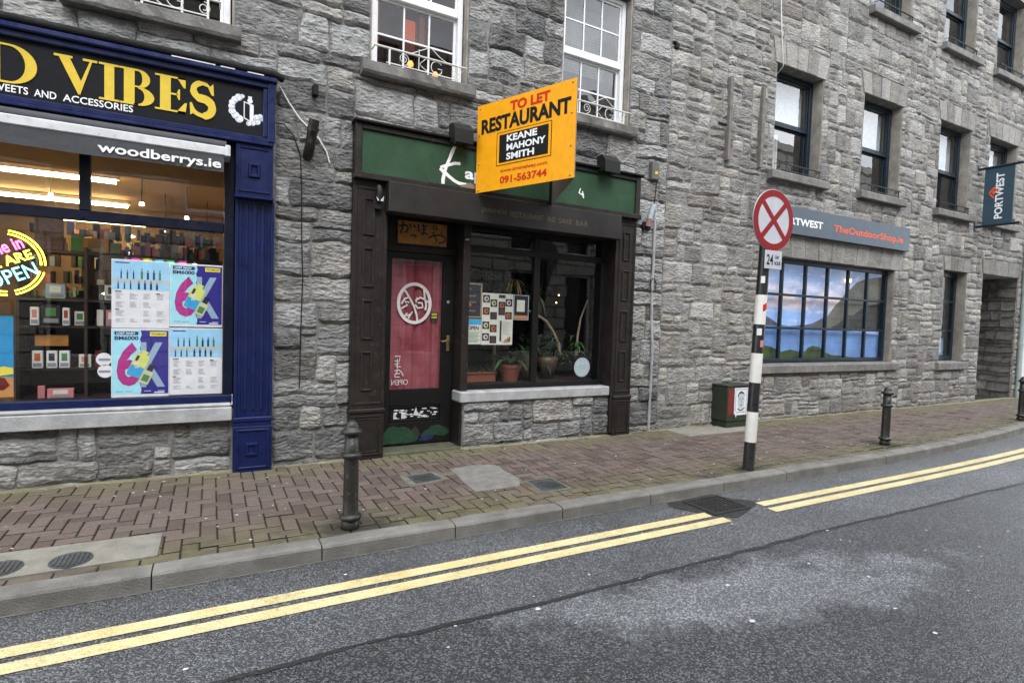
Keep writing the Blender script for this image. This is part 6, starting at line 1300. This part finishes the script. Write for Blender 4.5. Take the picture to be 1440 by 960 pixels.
bollard(12.28, 4.22, 'farthest cast-iron bollard, cut by the right picture edge')
# no-stopping sign on its banded pole
t = thing('no_stopping_sign', 'round red and white no-stopping sign on a black and white banded pole', 'road sign', (4.885, 3.834, 0))
def PX(z): return 4.884+.0405*z
bands = [(-.02,.29,'pole_black'),(.29,.60,'pole_white'),(.60,.90,'pole_black'),(.90,1.20,'pole_white'),(1.20,1.495,'pole_black'),(1.495,1.795,'pole_white'),(1.795,2.45,'pole_black')]
for a, b, m in bands: MB().tube([(PX(a), 3.834, a), (PX(b), 3.834, b)], .057, 20).build('pole_band', m, t)
cx, cz, yf = 4.995, 2.548, 3.765
def ddisc(r0, r1, y, m, nm, n=48):
    MB().add([(cx+r1*math.cos(6.28318*i/n), y, cz+r1*math.sin(6.28318*i/n)) for i in range(n)]+([(cx+r0*math.cos(6.28318*i/n), y, cz+r0*math.sin(6.28318*i/n)) for i in range(n)] if r0 else []), [[i,(i+1)%n,n+(i+1)%n,n+i] for i in range(n)] if r0 else [list(range(n))]).build(nm, m, t)
MB().lathe((cx, yf, cz), [(.306,.0),(.309,.002),(.309,.010),(.306,.012)], 48, axis='y', smooth=False).build('sign_plate', 'galvanised', t)
ddisc(0, .300, yf-.0015, 'sign_white', 'white_face'); ddisc(.235, .303, yf-.003, 'sign_red', 'red_ring')
for a in (45, -45):
    ca, sa = math.cos(R_(a)), math.sin(R_(a)); w, l = .028, .245; yy = yf-.0025-(.0004 if a > 0 else 0)
    MB().add([(cx+ca*u*l-sa*v*w, yy, cz+sa*u*l+ca*v*w) for u, v in ((-1,-1),(1,-1),(1,1),(-1,1))], [[0,1,2,3]]).build('red_bar', 'sign_red', t)
MB().box(4.885, 5.145, 3.76, 3.766, 2.06, 2.245, 0, .002).build('time_plate', 'sign_white', t)
q = MB(); yy = 3.7585
text_mb(q, '24', (4.91, 5.01, 2.10, 2.205), 0, .02, fn=lambda p: (p[0], yy, p[1])); text_mb(q, 'Uair', (5.035, 5.10, 2.165, 2.205), 0, .01, fn=lambda p: (p[0], yy, p[1])); text_mb(q, 'HOUR', (5.03, 5.125, 2.10, 2.14), 0, .02, fn=lambda p: (p[0], yy, p[1]))
q.build('plate_lettering', 'sign_black', t)
q = MB(); n = 40; rr = []
MB().box(4.985, 5.13, 3.79, 3.80, 2.38, 2.42).box(4.985, 5.13, 3.79, 3.80, 2.70, 2.74).box(5.0, 5.03, 3.766, 3.79, 2.39, 2.75).build('clamp', 'galvanised', t)
for z, m, w, nm in ((1.66,'to_let_red',30,'red_sticker'),(1.42,'paper_white',24,'white_sticker'),(1.30,'product_pink',20,'pink_sticker'),(1.95,'paper_white',20,'white_sticker')):
    q = MB(); a0 = 240 if nm != 'white_sticker' else 200; vs = []
    for i in range(6):
        a = R_(a0+w*i/2.5*1.0); 
        for h in (-.035,.035): vs.append((PX(z)+.0585*math.cos(a), 3.834+.0585*math.sin(a), z+h+(.006*i if nm == 'red_sticker' else 0)))
    q.add(vs, [[2*i,2*i+2,2*i+3,2*i+1] for i in range(5)]).build(nm, m, t)
# green street cabinet with poster
t = thing('street_cabinet', 'low green utility cabinet with a pasted black and white portrait, behind the pole', 'utility box', (6.75, .2, 0), FC)
C3 = lambda: MB(FC)
C3().box(6.50, 7.03, .02, .285, -.02, .09, 0, .006).build('plinth', 'cabinet_green', t); C3().box(6.485, 7.045, .01, .298, .095, .60, 0, .01).build('case', 'cabinet_green', t)
C3().box(6.475, 7.055, .0, .305, .60, .617, 0, .008).build('lid', 'cabinet_green', t)
C3 = lambda: MB(lambda p: FC((6.50+(p[0]-6.46)*.86, p[1], .10+(p[2]-.10)*.90)))
C3().box(6.46, 6.62, 0.2985, 0.2998, .20, .625).build('red_poster', 'faded_red', t); q = C3(); r = random.Random(9)
for k in range(9): stroke(q, [(6.48+.01*i, .25+.04*k+.01*math.sin(i*2+k)) for i in range(9)], .006, 0.3004)
q.build('scribble', 'product_red', t)
C3().prism([(6.61,.22),(6.65,.19),(6.93,.195),(6.93,.63),(6.61,.63)], 0.3002, 0.3014).build('portrait_sheet', 'paper_white', t)
q = C3(); frame_ring(q, 6.63, 6.91, .23, .61, .012, 0.3016, 0.3020); q.build('sheet_border', 'ink_grey', t)
C3().prism(arc(6.77,.42,.082,.13,0,360,24)[:-1], 0.3016, 0.3022).build('portrait_face', 'sticker_pale', t)
C3().prism(arc(6.77,.47,.088,.105,10,170,12)+[(6.70,.475),(6.72,.53),(6.78,.545),(6.84,.52),(6.855,.48)], 0.3023, 0.3028).build('portrait_hair', 'ink', t)
q = C3(); stroke(q, [(6.72,.455),(6.755,.46)], .012, 0.3030); stroke(q, [(6.79,.46),(6.83,.455)], .012, 0.3030); stroke(q, [(6.775,.44),(6.785,.40),(6.77,.395)], .007, 0.3030); stroke(q, [(6.745,.355),(6.775,.35),(6.80,.357)], .010, 0.3030); stroke(q, [(6.69,.30),(6.74,.27),(6.80,.27),(6.86,.31)], .02, 0.3030); q.build('portrait_features', 'ink', t)
C3().prism([(6.60,.24),(6.64,.19),(6.66,.15),(6.67,.20),(6.65,.25)], 0.3030, 0.3042).build('torn_corner', 'paper_white', t)
